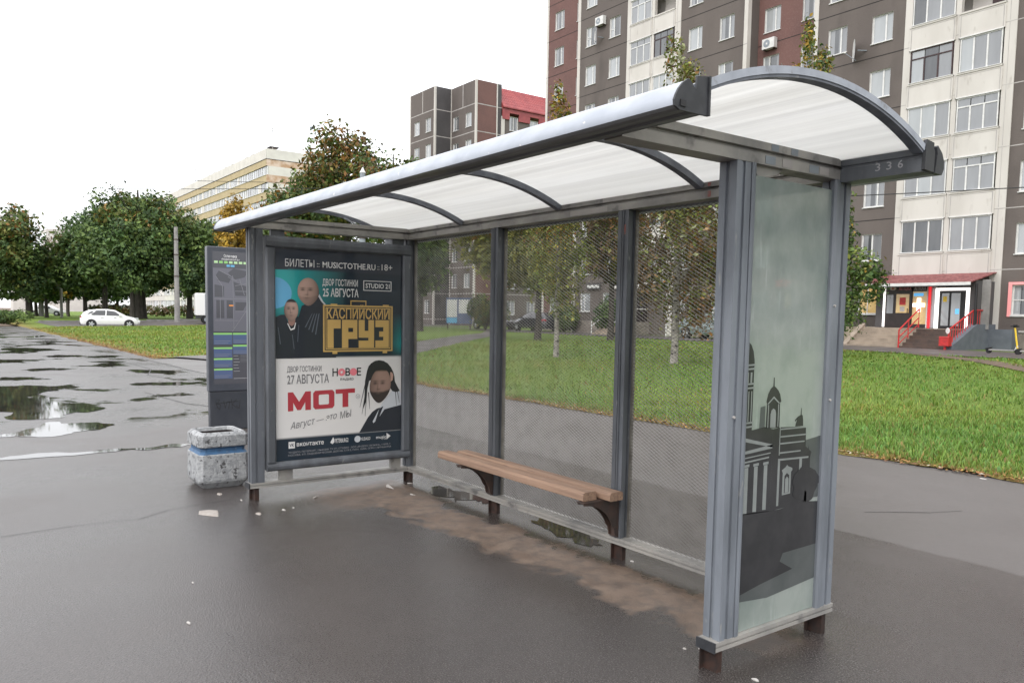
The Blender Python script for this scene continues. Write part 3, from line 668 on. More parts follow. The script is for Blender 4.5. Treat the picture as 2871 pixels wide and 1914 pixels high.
# expanded metal back panels: slanted strands, one mesh per bay
def expanded(x0, x1, z0, z1, y):
    lw_, h_ = .0415, .0215; nx = int(round((x1-x0)/lw_))*2; nz = int((z1-z0)/h_); dx = (x1-x0)/nx; h_ = (z1-z0)/nz
    ii, jj, kk = np.meshgrid(np.arange(nx), np.arange(nz), [0, 1], indexing='ij'); ii, jj, kk = ii.ravel(), jj.ravel(), kk.ravel()
    ev = ii % 2 == 0; xa = x0+ii*dx; xb = xa+dx
    za = z0+jj*h_+np.where(ev, 0, h_/2); zb = z0+jj*h_+np.where(ev, np.where(kk == 0, h_/2, -h_/2), np.where(kk == 0, h_, 0))
    ok = (zb >= z0-1e-6); ii, xa, xb, za, zb, kk = ii[ok], xa[ok], xb[ok], za[ok], zb[ok], kk[ok]
    n = len(ii); P = np.zeros((n, 8, 3), np.float32); t = .0012; d = .005; lean = np.where(za < zb, .55, .55)
    for q, (e, sy, sz) in enumerate([(0, -1, -.95), (0, -1, -.1), (0, 1, .95), (0, 1, .1), (1, -1, -.95), (1, -1, -.1), (1, 1, .95), (1, 1, .1)]):
        P[:, q, 0] = xa if e == 0 else xb; P[:, q, 1] = y+sy*d/2; P[:, q, 2] = (za if e == 0 else zb)+sz*t
    fq = np.array([[0, 1, 5, 4], [1, 2, 6, 5], [2, 3, 7, 6], [3, 0, 4, 7]]); Fi = (np.arange(n)[:, None, None]*8+fq[None]).reshape(-1)
    o = np_obj('mesh_panel', P.reshape(-1, 3), Fi, 4, 'mesh', parent=shel)
    return o
for i in range(3):
    mp = expanded(PX[i]+.047, PX[i+1]-.047, ZB+.002, ZT-.002, .024)
    x0, x1 = PX[i]+.046, PX[i+1]-.046
    for (xa, xb) in ((x0, x0+.006), (x1-.006, x1)): b = MB(); b.box(xa, xb, .014, .04, ZB+.001, ZT-.001, 'mesh'); b.build('panel_edge', mp)
# flat struts up under the top rail and a strap at the far corner
for (ya, yb, za, zc, m_) in ((-1.295, -1.18, 2.155, ZT+.001, 'paint_dark'), (-.195, -.08, 2.155, ZT+.001, 'paint_dark'), (-1.235, -1.12, ZB-.001, .24, 'rail'), (-.2, -.1, ZB-.001, .24, 'rail')):
    b = MB(); b.box(-.017, .017, ya, yb, za, zc, m_); b.build('case_bracket', shel)
b = MB(); b.bar((-.05, -.62, 2.36), (-.40, -.06, 2.24), .02, .006, 'alu'); b.build('tie_strap', shel)
# red sticker marks and pale tape on the back rail, a torn hanger on the middle post
STK = [(3.47, 3.492, -.0515, -.0502, ZT+.006, ZT+.04, 'faded_red'), (3.47, 3.492, -.0515, -.0502, ZT+.064, ZT+.085, 'faded_red'), (3.63, 3.65, -.0515, -.0502, ZT+.006, ZT+.042, 'faded_red'), (3.63, 3.65, -.0515, -.0502, ZT+.064, ZT+.09, 'faded_red'),
       (2.30, 2.66, -.0515, -.0502, ZT+.006, ZT+.040, 'jointw'), (.55, .9, -.0515, -.0502, ZT+.006, ZT+.040, 'jointw'), (2.62, 2.80, -.0515, -.0502, ZT+.063, ZT+.092, 'jointw'), (2.80, 2.83, -.048, -.0465, 2.06, 2.12, 'faded_red')]
STK += [(L+.0485, L+.0498, y, y+.07, ZT+.006, ZT+.04, 'polepaint' if y in (-.62, -.3) else 'jointw') for y in (-.62, -.5, -.3, -.22)]+[(L+.0485, L+.0498, y, y+.05, ZT+.064, ZT+.093, 'polepaint') for y in (-.58, -.44)]
for q_ in STK: b = MB(); b.box(*q_); b.build('sticker', shel)

# ---------------------------------------------------------------- right end glass with its printed skyline
gl = MB(); gl.add([(L+.022, YR+.08, ZB+.003), (L+.022, -.07, ZB+.003), (L+.022, -.055, 2.162), (L+.022, YR+.08, 2.165), (L+.028, YR+.08, ZB+.003), (L+.028, -.07, ZB+.003), (L+.028, -.055, 2.162), (L+.028, YR+.08, 2.165)],
       [(0, 3, 2, 1), (4, 5, 6, 7), (0, 1, 5, 4), (1, 2, 6, 5), (2, 3, 7, 6), (3, 0, 4, 7)], 'glasspanel')
gobj = gl.build('glass_panel', shel)
GX = L+.0290; YG = YR+.083
a = MB()
def P_(pts, m='art_dark', l=0): a.poly(pts, GX+l*.0005, m)
# dark hill, road wedge and its bottom
P_([(YG, .69), (-.55, .684), (-.46, .678), (-.39, .676), (-.3, .684), (-.2, .690), (-.068, .676), (-.062, .468), (-.344, .463), (-.365, .426), (-.264, .374), (-.507, .343), (YG, .316)])
P_([(YG, .316), (-.507, .343), (-.264, .374), (-.365, .426), (-.344, .463), (-.062, .468), (-.062, .30), (-.45, .27), (YG, .29)], 'art_grey', -1)
P_([(YG, .70), (-.07, .70), (-.07, .76), (YG, .76)], 'art_grey', -1)
# main church body
P_([(YG, .686), (-.46, .676), (-.458, 1.055), (-.52, 1.07), (-.6, 1.062), (YG, 1.06)], 'art_dark')
P_([(-.46, .676), (-.16, .686), (-.16, .90), (-.152, .925), (-.20, .955), (-.205, 1.05), (-.40, 1.06), (-.458, 1.055)], 'art_dark', .2)
# dome, drum
dome = [(YG, 1.46)]+[(YG+.012+.05*math.sin(t_), 1.345+.105*math.cos(t_)) for t_ in (.15, .5, .9, 1.3, 1.57)]+[(YG, 1.345)]
P_(dome); P_([(YG, 1.06), (YG+.06, 1.06), (YG+.06, 1.35), (YG, 1.35)], 'art_dark')
for z_ in (1.345, 1.328, 1.262, 1.244, 1.09, 1.072): P_([(YG, z_), (YG+.068, z_+.002), (YG+.068, z_+.010), (YG, z_+.008)], 'art_pale', 1)
for y_ in (.012, .036): P_([(YG+y_, 1.272), (YG+y_+.012, 1.272), (YG+y_+.012, 1.318), (YG+y_, 1.318)], 'art_pale', 1)
for y_ in (.006, .026, .046): P_([(YG+y_, 1.10), (YG+y_+.006, 1.10), (YG+y_+.006, 1.235), (YG+y_, 1.235)], 'art_pale', 1)
# lantern tower
P_([(-.513, 1.062), (-.412, 1.058), (-.414, 1.175), (-.405, 1.178), (-.416, 1.212), (-.43, 1.23), (-.45, 1.245), (-.460, 1.25), (-.462, 1.29), (-.468, 1.29), (-.47, 1.25), (-.488, 1.24), (-.505, 1.215), (-.515, 1.182), (-.51, 1.175)])
P_([(-.482, 1.064), (-.442, 1.062), (-.442, 1.125), (-.448, 1.142), (-.462, 1.15), (-.476, 1.142), (-.482, 1.125)], 'art_pale', 1)
for y_ in (-.502, -.428): P_([(y_, 1.064), (y_+.006, 1.064), (y_+.006, 1.168), (y_, 1.168)], 'art_pale', 1)
P_([(-.508, 1.172), (-.462, 1.205), (-.416, 1.172), (-.424, 1.17), (-.462, 1.196), (-.50, 1.171)], 'art_pale', 1)
P_([(-.56, 1.06), (-.52, 1.062), (-.52, 1.165), (-.555, 1.16)], 'art_grey', -1); P_([(-.2, .77), (-.068, .77), (-.068, 1.0), (-.2, .985)], 'art_grey', -1)
# statue
P_([(-.292, 1.056), (-.228, 1.054), (-.23, 1.082), (-.236, 1.105), (-.244, 1.108), (-.246, 1.14), (-.25, 1.14), (-.252, 1.108), (-.275, 1.10), (-.296, 1.085), (-.294, 1.078), (-.278, 1.088)])
# cornice lines on the nave
for z_, e in ((1.045, -.205), (1.01, -.205), (.978, -.212), (.935, -.24)): P_([(-.405, z_+.002), (e, z_), (e, z_+.006), (-.405, z_+.009)], 'art_pale', 1)
P_([(-.408, .93), (-.402, .93), (-.402, 1.06), (-.408, 1.06)], 'art_pale', 1); P_([(-.412, .905), (-.175, .898), (-.175, .906), (-.412, .914)], 'art_pale', 1)
P_([(-.412, .694), (-.396, .694), (-.396, .906), (-.412, .906)], 'art_pale', 1); P_([(-.246, .78), (-.226, .78), (-.226, .90), (-.246, .90)], 'art_pale', 1)
# pediment and portico
for pl in ([(YG, 1.032), (-.458, .985), (-.458, .972), (YG, 1.015)], [(YG, .955), (-.458, .968), (-.458, .985), (YG, .968)], [(YG, .935), (-.47, .945), (-.47, .95), (YG, .94)], [(YG, .915), (-.48, .925), (-.48, .932), (YG, .922)]): P_(pl, 'art_pale', 1)
for y_ in (-.652, -.585, -.515):
    P_([(y_, .69), (y_+.026, .688), (y_+.026, .895), (y_, .895)], 'art_pale', 1); P_([(y_-.006, .896), (y_+.033, .898), (y_+.033, .910), (y_-.006, .908)], 'art_pale', 1)
# window surround and tree
P_([(-.372, .74), (-.308, .742), (-.308, .845), (-.298, .852), (-.30, .862), (-.33, .872), (-.34, .880), (-.352, .870), (-.38, .858), (-.372, .845)], 'art_pale', 1)
P_([(-.358, .748), (-.322, .749), (-.322, .83), (-.34, .842), (-.358, .83)], 'art_dark', 2); P_([(-.352, .75), (-.327, .75), (-.327, .815), (-.34, .826), (-.352, .815)], 'art_pale', 3)
tree_pts = [(-.19+.105*math.cos(t_)*(1+.10*math.sin(5*t_+1)+.05*math.sin(11*t_)), .775+.085*math.sin(t_)*(1+.10*math.sin(4*t_))) for t_ in np.linspace(0, 2*PI, 40, endpoint=False)]
P_(tree_pts, 'art_dark', 4); P_([(-.20, .688), (-.178, .688), (-.182, .74), (-.196, .74)], 'art_dark', 4)
P_([(-.192, .84), (-.165, .84), (-.17, .92), (-.176, .96), (-.182, .92)], 'art_dark', .4)
a.build('printed_skyline', gobj)
b = MB(); b.prism([(YR+.1, ZT+.002), (-.45, ZT+.002), (-.5, 2.185), (-.60, 2.165), (YR+.12, 2.165)], 'x', L+.018, L+.021, 'rail'); b.build('torn_bracket', gobj)

# ---------------------------------------------------------------- poster case (left end)
case = thing('poster_case', (.02, -.69, .235), 'glazed poster case with two concert posters closing the left end of the shelter', 'poster case')
CO = (.02, -.69, .235); FX = .072
b = MB(); y0, y1, z0, z1 = -1.352, -.032, .235, 2.158
fw, ft, fb = .078, .095, .072
b.box(-.05, .03, y0+.004, y1-.004, z0+.004, z1-.004, 'paint_dark')
for (ya, yb, zc, zd) in ((y0, y0+fw, z0+fb, z1-ft), (y1-fw, y1, z0+fb, z1-ft)):
    b.prism([(.03, ya), (FX-.012, ya), (FX, ya+.012), (FX, yb-.014), (FX-.014, yb), (.03, yb)], 'z', zc, zd, 'paint_dark')
for (za, zc) in ((z0, z0+fb), (z1-ft, z1)):
    b.prism([(.03, za), (FX-.014, za), (FX, za+.014), (FX+.004, (za+zc)/2), (FX, zc-.02), (FX-.02, zc), (.03, zc)], 'y', y0, y1, 'paint_dark')
# prism ax 'y' takes (x,z)
b.build('frame', case, CO)
X0 = .040
yl, yr, zb_, zt_ = y0+fw+.002, y1-fw-.002, z0+fb+.002, z1-ft-.002
# the printed sheet: painted ground with colour washes
ny_, nz_ = 60, 90; YS = np.linspace(yl, yr, ny_); ZS = np.linspace(zb_, zt_, nz_)
gy_, gz_ = np.meshgrid(YS, ZS, indexing='ij'); C = np.zeros((ny_, nz_, 3)); navy = np.array([.010, .022, .036])
u = (gy_-yl)/(yr-yl)
C[:] = navy
top = gz_ > 1.90; C[top] = np.array([.020, .028, .045])
mid = (gz_ <= 1.90) & (gz_ > 1.16)
tealf = np.clip(1.15-u*2.1, 0, 1)*np.clip((gz_-1.40)/.25, 0, 1); tealf2 = np.clip((u-.90)/.10, 0, 1)*np.clip((1.55-gz_)/.3, 0, 1)*np.clip((gz_-1.16)/.12, 0, 1)
tt = np.clip(np.maximum(tealf, tealf2*.75), 0, 1)*mid; C = C*(1-tt[..., None])+np.array([.02, .40, .40])*tt[..., None]
wh = (gz_ <= 1.16) & (gz_ > .495); C[wh] = np.array([.70, .69, .68])
C[gz_ <= .495] = navy*1.1
Vp = np.stack([np.full(gy_.size, X0), gy_.ravel(), gz_.ravel()], 1)-np.array(CO)
I = np.arange(ny_*nz_).reshape(ny_, nz_); Fp = np.stack([I[:-1, :-1], I[1:, :-1], I[1:, 1:], I[:-1, 1:]], -1).reshape(-1)
poster = np_obj('poster', Vp, Fp, 4, 'print', C.reshape(-1, 3), parent=case)
X1 = X0+.0012
def sub(name, mb): mb.build(name, poster, CO)
b = MB()
b.text('БИЛЕТЫ', -1.185, -.935, 1.949, .06, X1, 'ink_white'); b.text('::', -.912, -.890, 1.949, .045, X1, 'ink_white')
b.text('MUSICTOTHE.RU', -.862, -.372, 1.948, .049, X1, 'ink_white', .035); b.text('::', -.353, -.335, 1.951, .045, X1, 'ink_white'); b.text('18+', -.312, -.208, 1.952, .054, X1, 'ink_white')
b.text('ДВОР ГОСТИНКИ', -.863, -.540, 1.801, .053, X1, 'ink_white', .03); b.text('25 АВГУСТА', -.860, -.533, 1.716, .066, X1, 'ink_white', .045)
b.text('STUDIO 21', -.466, -.234, 1.786, .040, X1, 'ink_white', .04)
for (ya, yb, za, zc) in ((-.487, -.215, 1.742, 1.748), (-.487, -.215, 1.824, 1.830), (-.487, -.480, 1.748, 1.824), (-.222, -.215, 1.748, 1.824)): b.poly([(ya, za), (yb, za), (yb, zc), (ya, zc)], X1, 'ink_white')
sub('heading', b)
# figures
b = MB()
circ = [(-1.285+.155*math.cos(t_), 1.70+.13*math.sin(t_)) for t_ in np.linspace(0, 2*PI, 32, endpoint=False)]
b.poly([(max(yl, p), q) for p, q in circ], X1-.0006, 'ink_sky')
b.poly([(yl, 2.05), (-1.24, 2.0), (-1.19, 1.95), (-1.158, 1.895), (yl, 1.89)], X1-.0006, 'ink_navy')
b.poly([(-1.075, 1.163), (-1.09, 1.30), (-1.087, 1.471), (-1.06, 1.55), (-1.044, 1.60), (-1.017, 1.611), (-.94, 1.626), (-.905, 1.675), (-.892, 1.70), (-.86, 1.645), (-.834, 1.615), (-.80, 1.59), (-.76, 1.50), (-.74, 1.163)], X1, 'ink_cloth')
b.poly([(-.892, 1.70), (-.86, 1.645), (-.834, 1.615), (-.845, 1.61), (-.875, 1.64), (-.90, 1.68)], X1+.0004, 'ink_pale')
for k in range(4): b.poly([(-1.02+.03*k, 1.42-.02*k), (-1.01+.03*k, 1.42-.02*k), (-.95+.02*k, 1.54), (-.96+.02*k, 1.53)], X1+.0004, 'ink_fold')
# smaller man
b.poly([(yl, 1.50), (-1.225, 1.522), (-1.187, 1.523), (-1.165, 1.464), (-1.113, 1.455), (-1.086, 1.511), (-1.045, 1.485), (-1.035, 1.30), (-1.045, 1.163), (yl, 1.163)], X1+.0012, 'ink_cloth')
b.poly([(-1.17, 1.51), (-1.10, 1.51), (-1.105, 1.45), (-1.13, 1.43), (-1.155, 1.44)], X1+.0014, 'ink_skin_shadow')
b.poly([(-1.17, 1.45), (-1.165, 1.455), (-1.14, 1.405), (-1.115, 1.415), (-1.10, 1.46), (-1.095, 1.456), (-1.108, 1.405), (-1.142, 1.394)], X1+.0018, 'ink_white')
for p_ in ([(-1.25, 1.42), (-1.245, 1.42), (-1.225, 1.28), (-1.232, 1.28)], [(-1.13, 1.36), (-1.126, 1.36), (-1.11, 1.24), (-1.115, 1.24)], [(-1.075, 1.44), (-1.07, 1.44), (-1.08, 1.30), (-1.085, 1.30)]): b.poly(p_, X1+.0018, 'ink_fold')
sub('portrait', b)
def face(cy, cz, ry, rz, skin, light, turn, hair, beard, x, tilt=0.0):
    '''a printed face: one patch of paper shaded like a photograph'''
    n1, n2 = 44, 56; U, V_ = np.meshgrid(np.linspace(-1, 1, n1), np.linspace(-1, 1, n2), indexing='ij')
    W_ = np.sqrt(np.clip(1-V_**2, 0, 1))*np.where(V_ < -.25, 1-.30*((-V_-.25)/.75)**1.6, 1.0); yy_ = U*W_
    zz_ = np.sqrt(np.clip(1-yy_**2-.75*V_**2, 0, 1)); lit = np.clip(.42+.62*(light*yy_*.8+zz_*.75+V_*.25), .12, 1.3); sk = np.array(skin)[None, None]*lit[..., None]
    def blob(u_, v_, a_, b_): return np.exp(-((yy_-u_-turn)/a_)**2-((V_-v_)/b_)**2)
    dark = np.zeros_like(yy_)
    for u_ in (-.36, .34): dark += .75*blob(u_, .14, .20, .075)+.55*blob(u_, .27, .24, .045)
    dark += .35*blob(.09*np.sign(light)*-1, -.08, .07, .22)+.45*blob(0, -.21, .17, .05)+.55*blob(0, -.44, .24, .045)+.2*blob(0, -.56, .2, .05)
    sk *= np.clip(1-dark, .08, 1)[..., None]; sk += np.array([.10, .07, .06])*(blob(.02, -.05, .06, .18)*.5+blob(-.1, .62, .35, .25)*.35)[..., None]*(1 if hair < 1 else .4)
    if hair < 1: h_ = np.clip((V_-hair)/.10+.25*np.abs(yy_), 0, 1); sk = sk*(1-h_[..., None])+np.array([.02, .018, .018])*h_[..., None]
    if beard: bm_ = np.clip((-.30-V_)/.12+np.clip(np.abs(yy_-turn)-.45, 0, 1)*1.6*(V_ < .0), 0, 1)*beard; bm_ *= 1-.6*blob(0, -.43, .18, .05); sk = sk*(1-bm_[..., None])+np.array([.02, .016, .015])*bm_[..., None]
    P = np.stack([np.full(U.size, x), (cy+yy_*ry+V_*tilt*ry).ravel(), (cz+V_*rz).ravel()], 1)-np.array(CO); I_ = np.arange(n1*n2).reshape(n1, n2)
    return np_obj('portrait', P, np.stack([I_[:-1, :-1], I_[1:, :-1], I_[1:, 1:], I_[:-1, 1:]], -1).reshape(-1), 4, 'print', np.clip(sk, .004, .8).reshape(-1, 3), parent=poster)
face(-.988, 1.716, .093, .116, (.50, .335, .275), -.55, -.16, 9, .22, X1+.0012)
face(-1.136, 1.560, .060, .094, (.46, .31, .26), .5, -.02, .66, .08, X1+.0022)
face(-.322, .905, .103, .155, (.34, .22, .175), .35, -.14, .80, .93, X1+.0020, .12)
# golden suitcase logo
b = MB(); sy0, sy1, sz0, sz1 = -.859, -.202, 1.212, 1.612
def rect(ya, yb, za, zc, m, l=0): b.poly([(ya, za), (yb, za), (yb, zc), (ya, zc)], X1+.0016+l*.0005, m)
rect(sy0, sy1, sz0, sz1, 'ink_gold'); rect(sy0+.014, sy1-.014, sz0+.014, sz1-.014, 'ink_cloth', 1)
rect(sy0+.022, sy1-.022, sz0+.022, sz1-.022, 'ink_gold', 2); rect(sy0+.03, sy1-.03, sz0+.03, sz1-.03, 'ink_cloth', 3)
rect(-.609, -.459, 1.612, 1.655, 'ink_gold'); rect(-.60, -.468, 1.612, 1.645, 'ink_cloth', 1)
for ya in (-.775, -.30): rect(ya, ya+.045, sz0-.018, sz0, 'ink_gold')
for ya in (-.79, -.30): rect(ya, ya+.06, sz1, sz1+.01, 'ink_gold')
b.text('КАСПИЙСКИЙ', -.826, -.236, 1.541, .088, X1+.0038, 'ink_gold', .05)
def gl_(boxes):   # heavy square letters
    for ya, yb, za, zc in boxes: rect(ya, yb, za, zc, 'ink_gold', 4)
zz0, zz1 = 1.245, 1.487; hh = zz1-zz0
gl_([(-.822, -.765, zz0, zz1), (-.765, -.70, zz1-.075, zz1)])
gl_([(-.688, -.63, zz0, zz1), (-.63, -.545, zz1-.07, zz1), (-.585, -.545, zz1-.165, zz1-.07), (-.63, -.585, zz1-.165, zz1-.105)])
gl_([(-.532, -.475, zz1-.155, zz1), (-.475, -.44, zz1-.155, zz1-.095), (-.44, -.385, zz0, zz1), (-.532, -.44, zz0, zz0+.062)])
gl_([(-.372, -.24, zz1-.062, zz1), (-.372, -.24, zz0, zz0+.062), (-.295, -.24, zz0+.062, zz1-.062), (-.335, -.295, zz0+.095, zz1-.10)])
sub('suitcase_emblem', b)
# lower poster lettering
b = MB()
b.text('ДВОР ГОСТИНКИ', -1.174, -.874, 1.072, .045, X1, 'ink_grey', .015); b.text('27 АВГУСТА', -1.173, -.807, .986, .072, X1, 'ink_grey', .03)
b.text('Н', -.775, -.725, 1.035, .063, X1, 'ink_black', .05); b.text('В', -.655, -.612, 1.035, .063, X1, 'ink_black', .05); b.text('Е', -.548, -.507, 1.035, .063, X1, 'ink_black', .05)
for yc in (-.69, -.58): b.poly([(yc+.034*math.cos(t_), 1.035+.033*math.sin(t_)) for t_ in np.linspace(0, 2*PI, 20, endpoint=False)], X1, 'ink_pink')
b.poly([(-.69+(.018 if k % 2 else .007)*math.sin(k*PI/5+PI), 1.035-(.018 if k % 2 else .007)*math.cos(k*PI/5+PI)) for k in range(10)], X1+.0005, 'ink_white')
b.text('РАДИО', -.701, -.579, .974, .019, X1, 'ink_black', .02)
def mot(pts, m='ink_red', l=0): b.poly([(u_, v_+.012*(u_+.864)/.6) for u_, v_ in pts], X1+l, m)
z0m, z1m = .727, .885
mot([(-1.168, z0m), (-1.122, z0m), (-1.122, .815), (-1.122, z1m), (-1.168, z1m)]); mot([(-1.018, z0m), (-.968, z0m), (-.968, z1m), (-1.018, z1m)])
mot([(-1.124, z1m), (-1.124, .80), (-1.088, z0m+.005), (-1.07, z0m+.005), (-1.07, .80)], l=.0001); mot([(-1.016, z1m), (-1.072, .80), (-1.072, z0m+.005), (-1.056, z0m+.005), (-1.016, .80)], l=.0002)
mot([(-.948, z0m+.02), (-.93, z0m), (-.775, z0m), (-.757, z0m+.02), (-.757, z1m-.02), (-.775, z1m), (-.93, z1m), (-.948, z1m-.02)], l=.0003)
mot([(-.898, z0m+.042), (-.89, z0m+.036), (-.815, z0m+.036), (-.807, z0m+.042), (-.807, z1m-.042), (-.815, z1m-.036), (-.89, z1m-.036), (-.898, z1m-.042)], 'ink_sheet', .0007)
mot([(-.745, z1m-.038), (-.565, z1m-.038), (-.565, z1m), (-.745, z1m)]); mot([(-.682, z0m), (-.628, z0m), (-.628, z1m-.038), (-.682, z1m-.038)])
b.poly([(-.537+.020*math.cos(t_), .818+.020*math.sin(t_)) for t_ in np.linspace(0, 2*PI, 20, endpoint=False)], X1, 'ink_grey'); b.poly([(-.537+.017*math.cos(t_), .818+.017*math.sin(t_)) for t_ in np.linspace(0, 2*PI, 20, endpoint=False)], X1+.0004, 'ink_white')
b.text('23', -.548, -.526, .818, .016, X1+.0006, 'ink_grey', .02)
b.text('Август — это', -1.148, -.735, .630, .056, X1, 'ink_grey', -.004, .25, dz=.07); b.text('МЫ', -.705, -.601, .668, .06, X1, 'ink_grey', -.004, .1, dz=.015)
sub('lettering', b)
b = MB()
b.poly([(-1.164, .408), (-1.109, .408), (-1.109, .464), (-1.164, .464)], X1, 'ink_white'); b.text('VK', -1.157, -1.116, .436, .028, X1+.0005, 'ink_navy', .03)
b.text('вконтакте', -1.094, -.854, .440, .036, X1, 'ink_white', .03); b.text('PETERBURG2', -.749, -.628, .442, .036, X1, 'ink_white', .03)
b.poly([(-.775, .415), (-.757, .43), (-.757, .455), (-.768, .475), (-.78, .455), (-.795, .43)], X1, 'ink_white')
b.poly([(-.54+.03*math.cos(t_), .441+.029*math.sin(t_)) for t_ in np.linspace(0, 2*PI, 20, endpoint=False)], X1, 'ink_pale'); b.text('KUDAGO', -.502, -.418, .439, .028, X1, 'ink_white', .02)
b.text('music', -.360, -.261, .443, .028, X1, 'ink_white', .03); b.text('TO THE', -.31, -.265, .422, .009, X1, 'ink_white', .01); b.poly([(-.257, .415), (-.216, .445), (-.257, .475)], X1, 'ink_white')
b.text('*КУДАГО, ПЕТЕРБУРГ, МЬЮЗИК ТУ ЗЭ, СТУДИО · ООО «ЯНДЕКС МУЗЫКА», 115035, Г.', -1.167, -.212, .374, .014, X1, 'ink_dim')
b.text('МОСКВА, УЛ. САДОВНИЧЕСКАЯ, ДОМ 82, СТР.2, ПОМ. 10А05, ОГРН 1187746644928', -1.167, -.212, .350, .014, X1, 'ink_dim')
sub('footer', b)
b = MB()
b.poly([(-.525, .496), (-.441, .626), (-.40, .672), (-.356, .699), (-.278, .723), (yr, .73), (yr, .496)], X1, 'ink_cloth')
b.poly([(-.302, .746), (-.191, .87), (-.14, .85), (yr, .83), (yr, .722), (-.23, .70), (-.278, .69), (-.35, .60), (-.387, .572), (-.395, .587)], X1+.0004, 'ink_pale')
b.poly([(-.33, .70), (-.29, .72), (-.34, .60), (-.375, .57)], X1+.0006, 'ink_cloth')
b.poly([(-.45, 1.043), (-.436, 1.08), (-.412, 1.106), (-.375, 1.126), (-.334, 1.132), (-.29, 1.125), (-.248, 1.102), (-.215, 1.065), (-.192, 1.022), (-.18, .98), (-.175, .935), (-.15, .89), (-.126, .85), (-.165, .84), (-.199, .849), (-.24, .90), (-.28, .95), (-.36, .98), (-.43, .95), (-.45, .87), (-.457, .775), (-.49, .70), (-.475, .80), (-.47, .95)], X1+.0008, 'ink_black')
for k, (ya, za, yb, zc) in enumerate([(-.47, .93, -.52, .72), (-.46, .90, -.50, .66), (-.455, .88, -.47, .64), (-.44, .85, -.425, .70), (-.16, .88, -.13, .74), (-.18, .9, -.16, .72)]): b.poly([(ya, za), (ya+.008, za), (yb+.003, zc), (yb, zc)], X1+.0009, 'ink_black')
b.poly([(-.224, 1.023), (-.205, 1.02), (-.192, .995), (-.199, .95), (-.218, .936)], X1+.0014, 'ink_skin')
sub('portrait', b)

# ---------------------------------------------------------------- bench
bench = thing('bench', (2.0, -.2, 0), 'narrow wooden bench of two worn planks on iron brackets inside the shelter', 'bench')
BO = (2.0, -.2, 0); x0, x1 = 1.06, 2.90
for (ya, yb) in ((-.325, -.215), (-.185, -.075)):
    b = MB(); b.prism([(ya, .412), (yb, .412), (yb, .456), (yb-.012, .467), (ya+.014, .467), (ya, .454)], 'x', x0 + (0 if ya < -.2 else .06), x1-(.09 if ya < -.2 else 0), 'plank'); b.build('plank', bench, BO, bevel=.006)
for x in (PX[1], PX[2]):
    b = MB()
    cv = [(-.34, .405), (-.048, .405), (-.048, .165), (-.072, .165), (-.085, .22)]+[(-.34+.255*math.cos(t_), .155+.235*math.sin(t_)) for t_ in np.linspace(.35, 1.5, 10)]+[(-.34, .392)]
    b.prism(cv, 'x', x-.032, x-.024, 'iron'); b.prism(cv, 'x', x+.024, x+.032, 'iron')
    b.box(x-.034, x+.034, -.345, -.05, .403, .41, 'iron'); b.box(x-.034, x+.034, -.06, -.047, .155, .403, 'iron'); b.build('bracket', bench, BO)

# ---------------------------------------------------------------- litter bin
bn = thing('litter_bin', (-.785, -1.51, 0), 'square pebble-concrete litter bin with a blue band beside the shelter', 'litter bin')
def sq(h, ch, z, ox=0): 
    p = [(h, -h+ch), (h, h-ch), (h-ch, h), (-h+ch, h), (-h, h-ch), (-h, -h+ch), (-h+ch, -h), (h-ch, -h)]
    return [(u_, v_, z) for u_, v_ in p]
b = MB(); b.rings([sq(.165, .03, 0), sq(.175, .03, .012), sq(.21, .03, .055), sq(.215, .03, .075), sq(.212, .03, .295), sq(.208, .03, .302)], 'bincon', True, True); b.build('bin_body', bn)
b = MB(); b.rings([sq(.206, .03, .302), sq(.188, .03, .325), sq(.188, .03, .35), sq(.205, .03, .362)], 'binblue', False, False); b.build('blue_band', bn)
b = MB(); b.rings([sq(.205, .03, .362), sq(.214, .032, .372), sq(.212, .032, .462), sq(.19, .035, .486), sq(.182, .035, .492), sq(.165, .03, .488), sq(.158, .03, .46)], 'bincon', True, False)
b.rings([sq(.1575, .03, .46), sq(.15, .03, .25), ], 'bindark', False, True); b.build('bin_rim', bn)

# ---------------------------------------------------------------- information stele
SO = (-4.09, -.43, 0)
st = thing('information_stele', SO, 'dark stop information stele with a map panel and timetable behind the litter bin', 'information stele')
b = MB(); b.box(-4.14, -4.045, -.69, -.16, 0, .50, 'stelebase'); base = b.build('base', st, SO, bevel=.008)
b = MB()
def scrawl(pts): 
    for p, q in zip(pts, pts[1:]): b.bar((-4.0442, *p), (-4.0442, *q), .009, .001, 'ink_black', up=(1, 0, 0))
scrawl([(-.62, .38), (-.60, .30), (-.57, .27), (-.56, .33), (-.60, .35), (-.57, .40), (-.62, .40)]); scrawl([(-.52, .38), (-.50, .28), (-.48, .36), (-.44, .37), (-.46, .27)]); scrawl([(-.42, .40), (-.41, .27)]); scrawl([(-.35, .40), (-.41, .33), (-.34, .27)]); scrawl([(-.31, .38), (-.32, .27), (-.36, .31)]); scrawl([(-.62, .345), (-.33, .37)])
b.build('graffiti', base, SO)
b = MB(); b.box(-4.15, -4.036, -.705, -.148, .503, 2.36, 'steledark'); b.build('cabinet', st, SO, bevel=.012)
SX = -4.0355
b = MB(); b.poly([(-.640, .60), (-.165, .60), (-.165, 2.30), (-.640, 2.30)], SX, 'ink_mapbg')
def R2(ya, yb, za, zc, m, l=1): b.poly([(ya, za), (yb, za), (yb, zc), (ya, zc)], SX+.0006*l, m)
b.text('Остановка', -.50, -.335, 2.245, .035, SX+.0006, 'ink_white', .03); b.text('«Кондратьевский пр.»', -.53, -.30, 2.205, .024, SX+.0006, 'ink_white', .01)
for k in range(7): R2(-.62+.062*k, -.575+.062*k, 2.150, 2.180, 'ink_palegreen' if k not in (1, 2) else 'ink_green')
